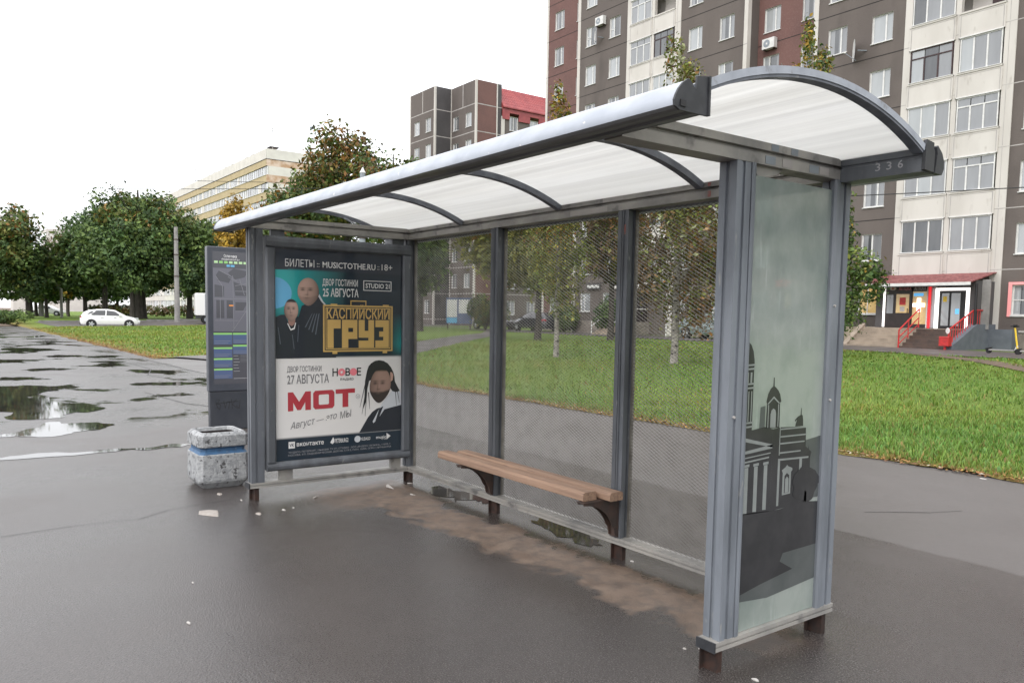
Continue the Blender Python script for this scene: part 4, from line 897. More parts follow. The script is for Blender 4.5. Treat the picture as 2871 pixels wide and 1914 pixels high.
R2(-.465, -.425, 2.108, 2.134, 'ink_sky'); R2(-.415, -.365, 2.108, 2.134, 'ink_sky')
R2(-.638, -.167, 1.28, 2.09, 'ink_maplite')
for pl in ([(-.60, 2.0), (-.56, 2.06), (-.40, 1.98), (-.44, 1.90), (-.58, 1.93)], [(-.45, 2.03), (-.38, 2.09), (-.19, 2.06), (-.24, 1.98), (-.36, 1.95)], [(-.38, 1.92), (-.2, 1.86), (-.22, 1.74), (-.36, 1.74)], [(-.62, 1.88), (-.50, 1.86), (-.50, 1.72), (-.62, 1.72)], [(-.6, 1.68), (-.5, 1.68), (-.5, 1.45), (-.6, 1.45)], [(-.47, 1.68), (-.39, 1.68), (-.39, 1.45), (-.47, 1.45)], [(-.36, 1.66), (-.2, 1.66), (-.26, 1.55), (-.36, 1.55)]): b.poly(pl, SX+.0012, 'ink_mapbg')
def road_(p, q, wd=.006): b.bar((SX+.0018, *p), (SX+.0018, *q), wd, .0006, 'ink_mapline', up=(1, 0, 0))
for p, q in (((-.39, 2.0), (-.38, 1.3)), ((-.60, 1.98), (-.52, 1.86)), ((-.56, 2.06), (-.38, 1.97)), ((-.63, 1.70), (-.17, 1.70)), ((-.62, 1.42), (-.32, 1.42)), ((-.17, 1.62), (-.40, 1.28)), ((-.36, 1.87), (-.20, 1.90)), ((-.36, 1.80), (-.2, 1.80)), ((-.52, 1.86), (-.515, 1.71)), ((-.55, 1.70), (-.55, 1.43)), ((-.45, 1.98), (-.34, 1.93)), ((-.30, 1.95), (-.24, 1.75)), ((-.36, 1.54), (-.17, 1.54))): road_(p, q)
R2(-.44, -.385, 1.605, 1.622, 'ink_orange', 4)
for za, ya, yb, hgt in ((1.26, -.638, -.405, .15), (1.075, -.638, -.405, .13), (.935, -.638, -.405, .12), (.80, -.638, -.405, .13), (1.26, -.395, -.167, .14), (1.105, -.395, -.167, .12)):
    R2(ya, yb, za-hgt, za-.022, 'ink_blue'); R2(ya, yb, za-.022, za, 'ink_green')
    R2(ya+.01, yb-.02, za-hgt*.72, za-hgt*.68, 'ink_mapline', 2); R2(ya+.01, yb-.05, za-hgt*.9, za-hgt*.86, 'ink_mapline', 2)
for k in range(6): R2(-.39, -.33+.01*(k % 3), .96-.04*k, .965-.04*k, 'ink_dim'); R2(-.30, -.19, .975-.018*k, .978-.018*k, 'ink_mapline')
R2(-.39, -.21, .665, .671, 'ink_dim')
b.build('map_panel', st, SO)

# ---------------------------------------------------------------- scraps on the ground
def scrap(name, x, y, s, label, cat, m='paper', kind=0, grp=None):
    b = MB(); r = random.Random(x*91+y*17); an = r.uniform(0, PI)
    if kind == 0:      # crumpled flake
        n_ = 7; pts = [(math.cos(k*2*PI/n_+an)*s*r.uniform(.5, 1.1), math.sin(k*2*PI/n_+an)*s*.5*r.uniform(.6, 1.2)) for k in range(n_)]
        b.rings([[(u_, v_, .001) for u_, v_ in pts], [(u_*.9, v_*.9, .003+r.uniform(0, .004)) for u_, v_ in pts], [(u_*.4, v_*.4, .005+r.uniform(0, .003)) for u_, v_ in pts]], m)
    elif kind == 1:    # cigarette end
        c_, s_ = math.cos(an), math.sin(an); b.tube([(-s*c_, -s*s_, .006), (s*.3*c_, s*.3*s_, .006)], .0055, m, 8); b.tube([(s*.3*c_, s*.3*s_, .006), (s*c_, s*s_, .006)], .0052, 'paperbrown', 8)
    else:              # rolled paper cone
        b.tube([(-s, 0, .014), (s, s*.15, .006)], [.016, .003], m, 10)
    o = b.build(name, None, (0, 0, 0)); o.location = (x, y, 0); return tag(o, label, cat, grp)
scrap('paper_cone', .2, -.3, .05, 'white rolled paper scrap near the rear left shelter foot', 'litter', kind=2)
scrap('cigarette_end', .54, -.26, .03, 'white cigarette end beyond the rolled paper scrap', 'litter', kind=1)
scrap('cigarette_end', .12, -.06, .022, 'cigarette end right at the rear left shelter foot', 'litter', kind=1)
scrap('cigarette_end', .19, -.99, .025, 'cigarette end under the poster case', 'litter', kind=1)
scrap('paper_scrap', .46, -1.36, .03, 'larger white paper flake in front of the poster case', 'litter')
scrap('paper_scrap', .43, -1.27, .018, 'smaller white paper flake in front of the poster case', 'litter')
scrap('paper_scrap', .47, -1.56, .05, 'crumpled pale scrap on the open pavement before the left shelter foot', 'litter', 'paperbrown')
scrap('cigarette_end', -.02, -1.54, .02, 'cigarette end beside the front left shelter foot', 'litter', kind=1)
scrap('plastic_wrapper', .25, -1.86, .15, 'flattened clear wrapper lying before the litter bin', 'litter', 'paperbrown')
scrap('paper_scrap', -.35, -1.62, .05, 'pale torn scrap just below the litter bin', 'litter', 'paperbrown')
scrap('dead_leaf', 2.41, -2.55, .022, 'pale leaf in the middle of the open pavement', 'leaf')
scrap('dead_leaf', 1.81, -2.38, .016, 'small pale leaf farther left on the open pavement', 'leaf')
scrap('dead_leaf', 4.39, -.71, .022, 'white leaf at the bottom edge below the glass panel', 'leaf')
scrap('dead_leaf', 4.04, -.66, .013, 'tiny pale flake left of the front right shelter foot', 'leaf', grp='flakes by the front right foot')
scrap('dead_leaf', 4.0, -.72, .013, 'tiny pale flake left of the front right shelter foot', 'leaf', grp='flakes by the front right foot')
scrap('paper_scrap', 2.89, 4.9, .035, 'white paper scrap at the edge of the right lawn', 'litter')
scrap('paper_scrap', 2.9, .02, .016, 'white flake beside the foot under the bench end', 'litter')

# ================================================================== BUILDINGS
FL = [1.24+2.764*k for k in range(10)]          # floor joints of the main block

def wall_holes(b, ax, c, a0, a1, z0, z1, holes, m, depth=.14, mr='revealw', sgn=1):
    """wall plane with openings and their reveals. ax 'y': plane Y=c facing -Y, a=X; ax 'x': plane X=c facing +X, a=Y"""
    A = sorted(set([a0, a1]+[h for q in holes for h in q[:2]])); Z = sorted(set([z0, z1]+[h for q in holes for h in q[2:4]]))
    P = (lambda a, z, d=0: (a, c+d, z)) if ax == 'y' else (lambda a, z, d=0: (c-d, a, z))
    for i in range(len(A)-1):
        # merge vertically
        run = None
        for j in range(len(Z)-1):
            ac, zc = (A[i]+A[i+1])/2, (Z[j]+Z[j+1])/2
            solid = not any(h[0] < ac < h[1] and h[2] < zc < h[3] for h in holes)
            if solid and run is None: run = Z[j]
            if not solid and run is not None: b.quad(P(A[i], run), P(A[i+1], run), P(A[i+1], Z[j]), P(A[i], Z[j]), m); run = None
        if run is not None: b.quad(P(A[i], run), P(A[i+1], run), P(A[i+1], Z[-1]), P(A[i], Z[-1]), m)
    for h in holes:
        x0, x1, za, zb = h[:4]; d = depth
        b.quad(P(x0, za), P(x0, zb), P(x0, zb, d), P(x0, za, d), mr); b.quad(P(x1, za), P(x1, za, d), P(x1, zb, d), P(x1, zb), mr)
        b.quad(P(x0, zb), P(x1, zb), P(x1, zb, d), P(x0, zb, d), mr); b.quad(P(x0, za), P(x0, za, d), P(x1, za, d), P(x1, za), mr)

# window prototypes in their own axes: x across, z up, facing -Y, origin at the lower left corner of the opening
def win_meshes(w_, h_, mull, trans, pane, frame='white'):
    f = MB(); t = .055; y0, y1 = .085, .125
    f.box(0, w_, y0, y1, 0, t, frame); f.box(0, w_, y0, y1, h_-t, h_, frame); f.box(0, t, y0, y1, t, h_-t, frame); f.box(w_-t, w_, y0, y1, t, h_-t, frame)
    for q in mull: f.box(w_*q-.038, w_*q+.038, y0-.004, y1, t, h_-t, frame)
    for q, xa, xb in trans: f.box(w_*xa+t*.7, w_*xb-t*.7, y0-.002, y1, h_*q-.025, h_*q+.025, frame)
    f.box(-.04, w_+.04, -.06, .09, -.045, -.002, frame)
    p = MB(); p.box(t*.5, w_-t*.5, .112, .118, t*.5, h_-t*.5, pane)
    if pane == 'pane_d':        # half drawn curtains show as paler glass
        p.box(t*.6, w_*.30, .109, .1115, t*.6, h_-t*.6, 'pane_l'); p.box(w_*.80, w_-t*.6, .109, .1115, t*.6, h_-t*.6, 'pane')
    elif pane == 'pane': p.box(w_*.30, w_*.52, .109, .1115, t*.6, h_-t*.6, 'pane_d')
    return f, p
class WinKind:
    def __init__(s, *a): s.args = a; s.fm = s.pm = None
    def place(s, parent, loc, rz=0, name='window'):
        if s.fm is None:
            f, p = win_meshes(*s.args); fo = f.build(name, parent); po = p.build('pane', fo); s.fm, s.pm = fo.data, po.data
        else:
            fo = bpy.data.objects.new(name, s.fm); COL.objects.link(fo); fo.parent = parent
            po = bpy.data.objects.new('pane', s.pm); COL.objects.link(po); po.parent = fo
        fo.location = loc; fo.rotation_euler = (0, 0, rz); return fo
WK = [WinKind(1.1, 1.38, [.64], [], 'pane'), WinKind(1.1, 1.38, [.36], [(.42, 0, .36)], 'pane_d'), WinKind(1.1, 1.38, [.64], [], 'pane_l'), WinKind(1.1, 1.38, [.5], [], 'pane'),
      WinKind(1.1, 1.38, [.36], [], 'pane_l'), WinKind(1.1, 1.38, [.62], [(.5, 0, .62)], 'pane_d'), WinKind(1.1, 1.38, [.64], [], 'pane_d')]
def win_static(b, x, y, z, w_, h_, mull, pane, ax='y'):
    """window geometry appended to a shared mesh (for rows nobody sees singly)"""
    f, p = win_meshes(w_, h_, mull, [], pane)
    for s in (f, p):
        vs = [(x+vx, y+vy, z+vz) if ax == 'y' else (x-vy, y+vx, z+vz) for vx, vy, vz in s.v]; o = len(b.v); b.v += vs
        b.f += [tuple(i+o for i in q) for q in s.f]; b.k += s.k

# ---------------------------------------------------------------- main block
GZ = .33; FY = 36.0
blk = thing('apartment_block', (0, FY, 0), 'tall grey and red-brown panel apartment block with white loggias behind the shelter', 'apartment block'); BL = (0, FY, 0)
TOP = FL[9]+1.3; wr = random.Random(5); rest = MB(); nwin = 0
def z_vis(x): return 26.5 if x < -38 else (24.5 if x < -28 else (21.5 if x < -20 else 18.5))
def bay(x0, x1, wx, m, y=FY, gf=True, joint='joint'):
    global nwin
    b = MB(); holes = []
    for k in range(9):
        for x in wx:
            za = FL[k]+.68; holes.append((x, x+1.1, za, za+1.38))
            if za < z_vis(x) and nwin < 99 and x < -5.5:
                kd = wr.choice([0, 0, 1, 2, 2, 3, 4, 5, 6])
                if k == 0 and -17 < x < -16: continue
                WK[kd].place(blk, (x, y-FY, za)); nwin += 1
            elif not (k == 0 and -17 < x < -16): win_static(rest, x, y, za, 1.1, 1.38, [.64], 'pane')
    wall_holes(b, 'y', y, x0, x1, FL[0], TOP, holes, m)
    for k in range(1, 10): b.box(x0+.004, x1-.004, y-.006, y+.01, FL[k]-.022, FL[k]+.022, joint)
    b.quad((x0, y-.0, GZ-.6), (x1, y, GZ-.6), (x1, y, FL[0]), (x0, y, FL[0]), 'plinth')
    b.box(x0+.002, x1-.002, y-.05, y+.01, FL[0]-.09, FL[0], 'jointw')
    b.build('facade_panel', blk, BL)
def pilaster(x0, x1, y0=FY-.03, y1=FY+.3, side=None):
    b = MB(); b.box(x0, x1, y0, y1, GZ-.6, TOP+.02, 'concwhite')
    for k in range(1, 10): b.box(x0-.001, x1+.001, y0-.004, y0+.01, FL[k]-.02, FL[k]+.02, 'jointw')
    if side: b.box(side[0], side[1], y1, side[2], GZ-.6, TOP, 'concgrey')
    b.build('pilaster', blk, BL)
bay(-45.1, -40.1, [-44.2, -41.55], 'concred', FY+1.04)
b = MB(); b.quad((-45.1, FY+1.04, GZ-.6), (-45.1, FY+1.04, TOP), (-45.1, FY+13, TOP), (-45.1, FY+13, GZ-.6), 'concdark'); b.build('end_wall', blk, BL)
pilaster(-45.25, -45.0, FY+1.0, FY+1.3)
pilaster(-40.18, -39.88, side=(-40.1, -39.95, FY+1.05))
bay(-39.88, -34.89, [-39.23, -36.73], 'concgrey')
bay(-29.97, -24.97, [-29.29, -26.80], 'concgrey')
pilaster(-24.97, -24.70, side=(-24.9, -24.72, FY+1.05))
bay(-24.72, -20.2, [-24.3, -21.74], 'concred', FY+1.04)
pilaster(-20.25, -19.99, side=(-20.2, -20.05, FY+1.05))
bay(-20.0, -15.1, [-19.35, -16.86], 'concgrey')
bay(-9.96, -4.96, [-9.47, -6.96], 'concgrey', joint='jointw')
pilaster(-4.96, -4.70, side=(-4.9, -4.75, FY+1.05))
bay(-4.72, -.2, [-4.3, -1.74], 'concred', FY+1.04)
pilaster(-.25, .02, side=(-.2, -.05, FY+1.05))
b = MB(); b.box(-45.1, .0, FY+1.3, FY+13, TOP-.5, TOP, 'plinth'); b.quad((0, FY+1, GZ-.6), (0, FY+13, GZ-.6), (0, FY+13, TOP), (0, FY+1, TOP), 'concgrey'); b.build('roof', blk, BL)
rest_o = rest.build('window_rows', blk, BL); tag(rest_o, kind='stuff')

# loggia stacks: white parapet panels with glazed openings above
lg = random.Random(12)
def loggia(x0, x1, k, kind, white_l, white_r):
    """one loggia of floor k: its parapet panel and what fills the opening"""
    z0, z1 = FL[k]-.20, FL[k]+.95; zt = FL[k]+2.53
    b = MB(); b.box(x0, x1, FY-.10, FY-.03, z0, z1, 'concwhite'); b.box(x0, x1, FY-.135, FY-.02, z1-.08, z1, 'concwhite')
    for xa, xb in ((x0+.06, x0+.10), (x1-.10, x1-.06)): b.box(xa, xb, FY-.106, FY-.09, z0+.06, z1-.15, 'jointw')
    b.box(x0+.1, x1-.1, FY-.106, FY-.09, z1-.17, z1-.15, 'jointw'); b.box(x0+.004, x1-.004, FY-.105, FY-.08, z0-.02, z0, 'joint')
    par = b.build('balcony', blk, BL)
    xa, xb = x0+.10, x1-.08; f = MB(); fr = 'brownwood' if kind == 'brown' else 'white'; y0, y1 = FY-.08, FY-.02; t = .05
    if kind == 'open':
        f.box(xa, xb, FY+.9, FY+1.0, z1, zt, 'concwhite'); f.box(xa+.9, xa+1.5, FY+.86, FY+.9, z1, zt-.3, 'brownwood'); f.box(xa+1.6, xb-.05, FY+.86, FY+.9, z1+.2, zt-.3, 'pane')
        f.build('loggia_back', par, BL); return
    f.box(xa, xb, y0, y1, z1, z1+t, fr); f.box(xa, xb, y0, y1, zt-t, zt, fr); f.box(xa, xa+t, y0, y1, z1+t, zt-t, fr); f.box(xb-t, xb, y0, y1, z1+t, zt-t, fr)
    zh = zt-.42 if kind in ('transom', 'brown') else zt-t
    if kind in ('transom', 'brown'): f.box(xa+t, xb-t, y0, y1, zh-.03, zh+.03, fr)
    for q in (.33, .66): f.box(xa+(xb-xa)*q-.035, xa+(xb-xa)*q+.035, y0, y1, z1+t, zh-.03, fr)
    f.box(xa-.03, xb+.03, y0-.08, y0, z1+.002, z1+.03, 'white'); f.box(xa-.03, xb+.03, y0-.06, y0+.01, zt+.002, zt+.05, 'white')
    pm = {'brown': 'pane_d', 'white': 'pane', 'transom': 'pane', 'pale': 'pane_l', 'dark': 'pane_d'}[kind]
    for i_ in range(3):
        pk = pm if lg.random() < .72 else lg.choice(['pane', 'pane_d', 'pane_l'])
        f.box(xa+(xb-xa)*i_/3+.02, xa+(xb-xa)*(i_+1)/3-.02, y1-.03, y1-.022, z1+.02, zt-.02, pk)
    f.build('balcony_glazing', par, BL)
KIND_R = {1: ('dark', 'white'), 2: ('white', 'transom'), 3: ('pale', 'transom'), 4: ('brown', 'white'), 5: ('white', 'open'), 6: ('brown', 'white'), 7: ('white', 'pale'), 8: ('white', 'white')}
KIND_L = {8: ('white', 'white'), 7: ('transom', 'open'), 6: ('transom', 'brown'), 5: ('white', 'pale'), 4: ('white', 'white'), 3: ('dark', 'white'), 2: ('white', 'brown'), 1: ('pale', 'white')}
def stack(x0, x1, kinds, gf=True):
    xm = (x0+x1)/2; b = MB()
    for xa, xb in ((x0, x0+.36), (xm-.12, xm+.12), (x1-.50, x1)): b.box(xa, xb, FY-.05, FY+.2, GZ-.6, TOP+.02, 'concwhite')
    b.quad((x0, FY+1.2, GZ-.6), (x1, FY+1.2, GZ-.6), (x1, FY+1.2, TOP), (x0, FY+1.2, TOP), 'concwhite')
    b.box(x0+.36, x1-.5, FY-.02, FY+.02, GZ-.6, FL[1]-.25, 'concgrey')
    for k in range(1, 10): b.box(x0+.36, x1-.5, FY+.0, FY+1.2, FL[k]-.15, FL[k], 'concwhite'); b.box(x1-.31, x1-.29, FY-.056, FY-.04, FL[k]-2.7, FL[k]-.02, 'jointw'); b.box(x0+.005, x1-.005, FY-.054, FY-.04, FL[k]-.02, FL[k]+.015, 'jointw')
    b.build('loggia_frame', blk, BL)
    for k, (a_, c_) in kinds.items(): loggia(x0+.30, xm-.07, k, a_, 0, 0); loggia(xm+.07, x1-.48, k, c_, 0, 0)
stack(-15.1, -9.96, KIND_R); stack(-34.89, -29.97, KIND_L)

# lit shop window under the tree, pink-framed shop window at the right edge
b = MB(); b.box(-16.86, -15.76, FY+.08, FY+.12, 1.92, 3.30, 'pane_lit'); b.box(-16.86, -16.80, FY+.02, FY+.08, 1.92, 3.3, 'white'); b.box(-16.86, -15.76, FY+.02, FY+.08, 1.92, 1.98, 'white'); b.box(-16.4, -16.36, FY+.04, FY+.08, 1.98, 3.3, 'white')
b.box(-16.90, -15.72, FY-.08, FY+.02, 1.87, 1.92, 'white'); b.build('shop_window', blk, BL)
b = MB(); b.box(-9.62, -9.47, FY-.05, FY-.01, 1.86, 3.42, 'pinkglow'); b.box(-9.47, -8.3, FY-.05, FY-.01, 3.30, 3.42, 'pinkglow'); b.box(-9.47, -8.3, FY-.05, FY-.01, 1.86, 1.95, 'white'); b.build('window_surround', blk, BL)
b = MB(); b.box(-8.9, -6.2, FY-.14, FY-.02, 3.55, 3.95, 'redglow'); tag(b.build('shop_sign', None, (-7.5, FY, 3.7)), 'red lit shop sign above the pink-framed window at the right edge', 'sign')

# ---------------------------------------------------------------- pharmacy entrance with steps and canopy
ent = thing('shop_entrance', (-13, 34.4, GZ), 'pharmacy entrance with red tiled canopy and glazed double doors', 'entrance'); EO = (-13, 34.4, GZ); EY = 34.4
b = MB(); b.prism([(FY-.02, 3.90), (FY-.02, 3.86), (33.5, 3.32), (33.5, 3.37)], 'x', -15.5, -10.15, 'roofred2')
for k in range(18): b.box(-15.5+k*.297, -15.46+k*.297, 33.495, 33.52, 3.30, 3.385, 'roofred2')
cn = b.build('canopy', ent, EO)
b = MB(); b.box(-15.5, -10.15, 33.44, 33.50, 3.20, 3.36, 'white'); b.box(-14.9, -10.1, 33.42, 33.44, 3.17, 3.22, 'black'); b.build('fascia', cn, EO)
b = MB(); b.box(-16.0, -10.2, EY-1.0, FY-.06, GZ-.3, 1.26, 'steps_beige'); b.box(-15.99, -10.21, EY+.2, FY-.05, 1.26, 1.28, 'plinth'); b.build('deck', ent, EO)
for q_ in ((-14.95, -14.59, EY-.04, EY+.02, 1.27, 3.3, 'concdark'), (-14.58, -14.50, EY-.06, EY+.0, 1.3, 3.28, 'whiteglow'), (-10.42, -10.2, EY-.3, FY-.05, 1.27, 3.45, 'concdark'), (-10.19, -9.85, EY+.3, EY+.38, 1.27, 3.5, 'concpole')): b = MB(); b.box(*q_); b.build('side_wall', ent, EO)
b = MB(); b.box(-14.5, -13.2, EY, EY+.08, 1.27, 3.0, 'door'); b.box(-14.42, -14.1, EY-.01, EY, 1.95, 2.85, 'pane'); dr = b
dobj = b.build('door', ent, EO); b = MB(); b.box(-13.95, -13.32, EY-.015, EY, 1.98, 2.88, 'pane_lit'); b.box(-13.78, -13.48, EY-.02, EY-.012, 2.36, 2.72, 'redpaint'); b.box(-13.75, -13.52, EY-.02, EY-.012, 2.05, 2.28, 'paper'); b.build('pane', dobj, EO)
b = MB(); b.bar((-13.36, EY-.06, 1.95), (-13.36, EY-.06, 2.2), .025, .025, 'iron'); b.build('handle', dobj, EO)
b = MB(); b.box(-13.2, -12.48, EY+.02, EY+.05, 1.45, 3.0, 'pane_lit'); b.box(-13.2, -12.48, EY, EY+.06, 1.27, 1.45, 'door'); b.box(-13.22, -13.16, EY, EY+.06, 1.45, 3.25, 'door'); b.build('shop_window', ent, EO)
b = MB(); b.box(-12.93, -12.76, EY-.03, EY, 2.02, 2.68, 'crossglow'); b.box(-13.13, -12.56, EY-.032, EY-.002, 2.27, 2.44, 'crossglow'); b.build('neon_cross', ent, EO)
b = MB(); b.box(-13.1, -12.65, EY-.02, EY, 2.78, 2.92, 'blueglow'); b.build('blue_sign', ent, EO)
b = MB(); b.box(-14.5, -12.48, EY, EY+.06, 3.0, 3.28, 'door'); b.poly([(-14.15+.17*math.cos(t_), 3.16+.09*math.sin(t_)) for t_ in np.linspace(0, 2*PI, 20, endpoint=False)], EY-.004, 'white', 'y')
b.box(-14.18, -14.12, EY-.008, EY-.005, 3.11, 3.21, 'redpaint'); b.text('АПТЕКА', -13.85, -13.25, 3.15, .17, EY-.002, 'ink_pink', .02, plane='y'); b.text('АПТЕКА', -13.1, -12.55, 3.15, .15, EY-.002, 'ink_pale', .02, plane='y'); b.build('fascia_sign', ent, EO)
b = MB(); b.box(-12.46, -12.41, EY-.06, EY, 1.28, 3.25, 'white'); b.box(-12.37, -12.29, EY-.08, EY-.01, 1.28, 3.25, 'redglow'); b.box(-12.46, -12.05, EY+.01, EY+.04, 1.28, 3.25, 'pane_l'); b.build('red_column', ent, EO)
b = MB(); zt_d = 3.14
b.box(-12.05, -11.9, EY-.1, EY, 1.27, zt_d, 'whiteglow'); b.box(-10.68, -10.55, EY-.1, EY, 1.27, zt_d, 'whiteglow'); b.box(-11.9, -10.68, EY-.1, EY, zt_d-.12, zt_d, 'whiteglow'); wdf = b.build('door_frame', ent, EO)
b = MB(); b.box(-11.9, -10.68, EY-.02, EY+.04, 1.27, zt_d-.12, 'black'); b.box(-11.78, -11.45, EY-.03, EY-.02, 1.4, 2.9, 'pane_l'); b.box(-11.35, -10.95, EY-.03, EY-.02, 1.4, 2.9, 'pane_l'); b.box(-11.72, -11.55, EY-.034, EY-.03, 2.5, 2.75, 'yellowpaint'); b.box(-11.15, -10.98, EY-.034, EY-.03, 1.95, 2.18, 'blueglow'); b.build('door', ent, EO)
b = MB(); b.box(-10.55, -10.42, EY-.02, EY+.02, 1.28, 3.25, 'pane'); 
for z_ in (2.1, 2.4, 2.7): b.box(-10.54, -10.43, EY-.03, EY-.02, z_, z_+.2, 'brownwood')
b.build('notice_column', ent, EO)
def flight(x0, x1, m, n=6):
    b = MB()
    for k in range(n): b.box(x0, x1, 31.75+k*.29, EY-.99, GZ-.1+(k)*.155, GZ-.02+(k+1)*.155, m)
    b.build('stairs', ent, EO)
flight(-14.9, -12.3, 'steps_beige'); flight(-12.29, -10.3, 'steps_brown')
b = MB(); b.prism([(31.8, GZ-.1), (33.4, GZ-.1), (33.4, 1.45), (31.8, .45)], 'x', -15.15, -14.91, 'steps_beige'); b.build('stair_cheek', ent, EO)
b = MB(); b.prism([(31.7, GZ-.2), (FY-.3, GZ-.2), (FY-.3, 1.50), (33.9, 1.50), (31.7, .55)], 'x', -10.28, -9.95, 'greywall'); b.box(-9.95, -9.0, FY-.9, FY-.3, GZ-.2, 1.28, 'greywall'); b.build('ramp_wall', ent, EO)
b = MB(); b.tube([(-12.3, 31.7, .35), (-12.3, 31.7, 1.18), (-12.3, 33.4, 2.15), (-12.3, 33.4, 1.3)], .035, 'redpaint', 8); b.tube([(-12.3, 31.7, .85), (-12.3, 33.4, 1.75)], .025, 'redpaint', 8); b.tube([(-12.3, 31.7, .55), (-12.3, 33.4, 1.45)], .02, 'redpaint', 8)
b.tube([(-12.3, 32.5, .8), (-12.3, 32.5, 1.62)], .025, 'redpaint', 8); b.build('railing', ent, EO)
b = MB(); b.tube([(-10.12, 31.7, .5), (-10.12, 31.7, 1.25), (-10.12, 33.9, 2.12), (-10.12, 34.9, 2.12)], .035, 'redpaint', 8)
for k in range(13): y_ = 31.85+k*.22; zb2 = .55+(min(y_, 33.9)-31.7)*.43; b.tube([(-10.12, y_, zb2), (-10.12, y_, zb2+.66)], .018, 'redpaint', 6)
b.poly([(-10.15+.09*math.cos(t_), 1.2+.13*math.sin(t_)) for t_ in np.linspace(0, 2*PI, 16, endpoint=False)], 31.66, 'white', 'y'); b.build('railing', ent, EO)
b = MB(); b.box(-10.35, -9.95, 31.35, 31.65, .55, .92, 'redpaint'); b.box(-10.19, -10.11, 31.46, 31.54, .25, .55, 'redpaint'); b.prism([(31.33, .92), (31.67, .92), (31.6, .95), (31.4, .95)], 'x', -10.36, -9.94, 'redpaint'); tag(b.build('red_bin', None, (-10.15, 31.5, GZ)), 'red metal box bin on a post at the foot of the pharmacy railing', 'bin')
b = MB(); b.tube([(-10.05, 33.85, .4), (-10.05, 33.85, 3.3)], .06, 'black', 8); tag(b.build('drain_pipe', None, (-10.05, 33.85, .4)), 'black drain pipe on the painted grey ramp wall', 'pipe')

# second entrance seen through the mesh, with a ramp
en2 = thing('side_entrance', (-33.5, 34.6, GZ), 'small brown entrance with steps and a white handrail seen through the middle mesh', 'entrance'); E2 = (-33.5, 34.6, GZ)
b = MB(); b.box(-38.0, -32.0, 34.2, FY, GZ-.3, 1.24, 'plinth'); b.build('deck', en2, E2)
b = MB(); b.box(-33.4, -32.2, FY-.25, FY-.02, 1.24, 3.3, 'door'); b.build('door', en2, E2)
b = MB(); b.box(-34.0, -31.6, 34.1, FY, 3.45, 3.6, 'concwhite'); b.build('canopy', en2, E2)
b = MB()
for k in range(6): b.box(-33.7, -32.05, 32.3+k*.31, 34.19, GZ-.1, GZ+(k+1)*.15, 'steps_beige')
b.build('stairs', en2, E2)
b = MB(); b.tube([(-33.75, 32.3, .9), (-33.75, 34.2, 2.1), (-33.75, 35.8, 2.1)], .04, 'white', 8); b.tube([(-32.0, 32.3, .9), (-32.0, 34.2, 2.1), (-32.0, 35.8, 2.1)], .04, 'white', 8)
for x_ in (-33.75, -27.0):
    for y_, z_ in ((32.3, .35), (34.2, 1.2)): b.tube([(x_, y_, z_), (x_, y_, z_+.9)], .03, 'white', 8)
b.build('railing', en2, E2)
# shop lettering strip above the ground floor, seen as white specks through the mesh
for k, (x0_, x1_, s_, m_) in enumerate([(-38.4, -36.9, 'ЦВЕТЫ', 'white'), (-35.9, -34.4, 'РЕМОНТ', 'white'), (-33.8, -32.6, 'АТЕЛЬЕ', 'white')]):
    b = MB(); b.box(x0_, x1_, FY-.16, FY-.11, 3.55, 4.0, 'concdark'); 
    b.box(x0_+.1, x1_-.1, FY-.17, FY-.16, 3.66, 3.86, m_); tag(b.build('shop_sign', None, ((x0_+x1_)/2, FY, 3.7)), ['white-lettered shop sign under the far left windows of the grey block', 'white-lettered shop sign in the middle of the grey block row', 'white-lettered shop sign nearest the white loggias'][k], 'sign', 'white shop signs on the grey block')
b = MB(); b.box(-22.6, -20.7, FY+.82, FY+.98, 3.5, 3.95, 'redglow'); tag(b.build('shop_sign', None, (-21.6, FY+.9, 3.7)), 'red neon shop sign glowing through the right mesh panel', 'sign')
b = MB(); b.box(-22.0, -21.6, FY+.9, FY+.98, 2.2, 3.2, 'pane_lit'); b.box(-21.74, -20.64, FY+1.0, FY+1.03, 1.9, 2.05, 'white'); b.box(-22.5, -22.38, FY+.95, FY+1.0, 1.9, 3.2, 'white'); tag(b.build('shop_display', None, (-21.6, FY+.95, 2.2)), 'orange-lit shop display below the red neon sign', 'display')

# fittings on the facade
def aircon(x, y, z, label, s=1.0):
    t = thing('air_conditioner', (x, y, z), label, 'air conditioner', 'air conditioners on the block')
    b = MB(); b.box(-.42*s, .42*s, -.36, -.06, 0, .58*s, 'white'); b.box(-.35, -.3, -.34, 0, -.06, 0, 'iron'); b.box(.3, .35, -.34, 0, -.06, 0, 'iron'); b.build('casing', t)
    b = MB(); b.poly([(-.1+.22*math.cos(q), .29*s+.22*math.sin(q)) for q in np.linspace(0, 2*PI, 24, endpoint=False)], -.362, 'polepaint', 'y'); b.poly([(-.1+.06*math.cos(q), .29*s+.06*math.sin(q)) for q in np.linspace(0, 2*PI, 12, endpoint=False)], -.364, 'white', 'y'); b.build('fan_grille', t)
aircon(-37.5, FY, 22.35, 'white air conditioner between two windows high on the left grey bay')
aircon(-23.75, FY+1.04, 17.45, 'white air conditioner under a window in the red recess')
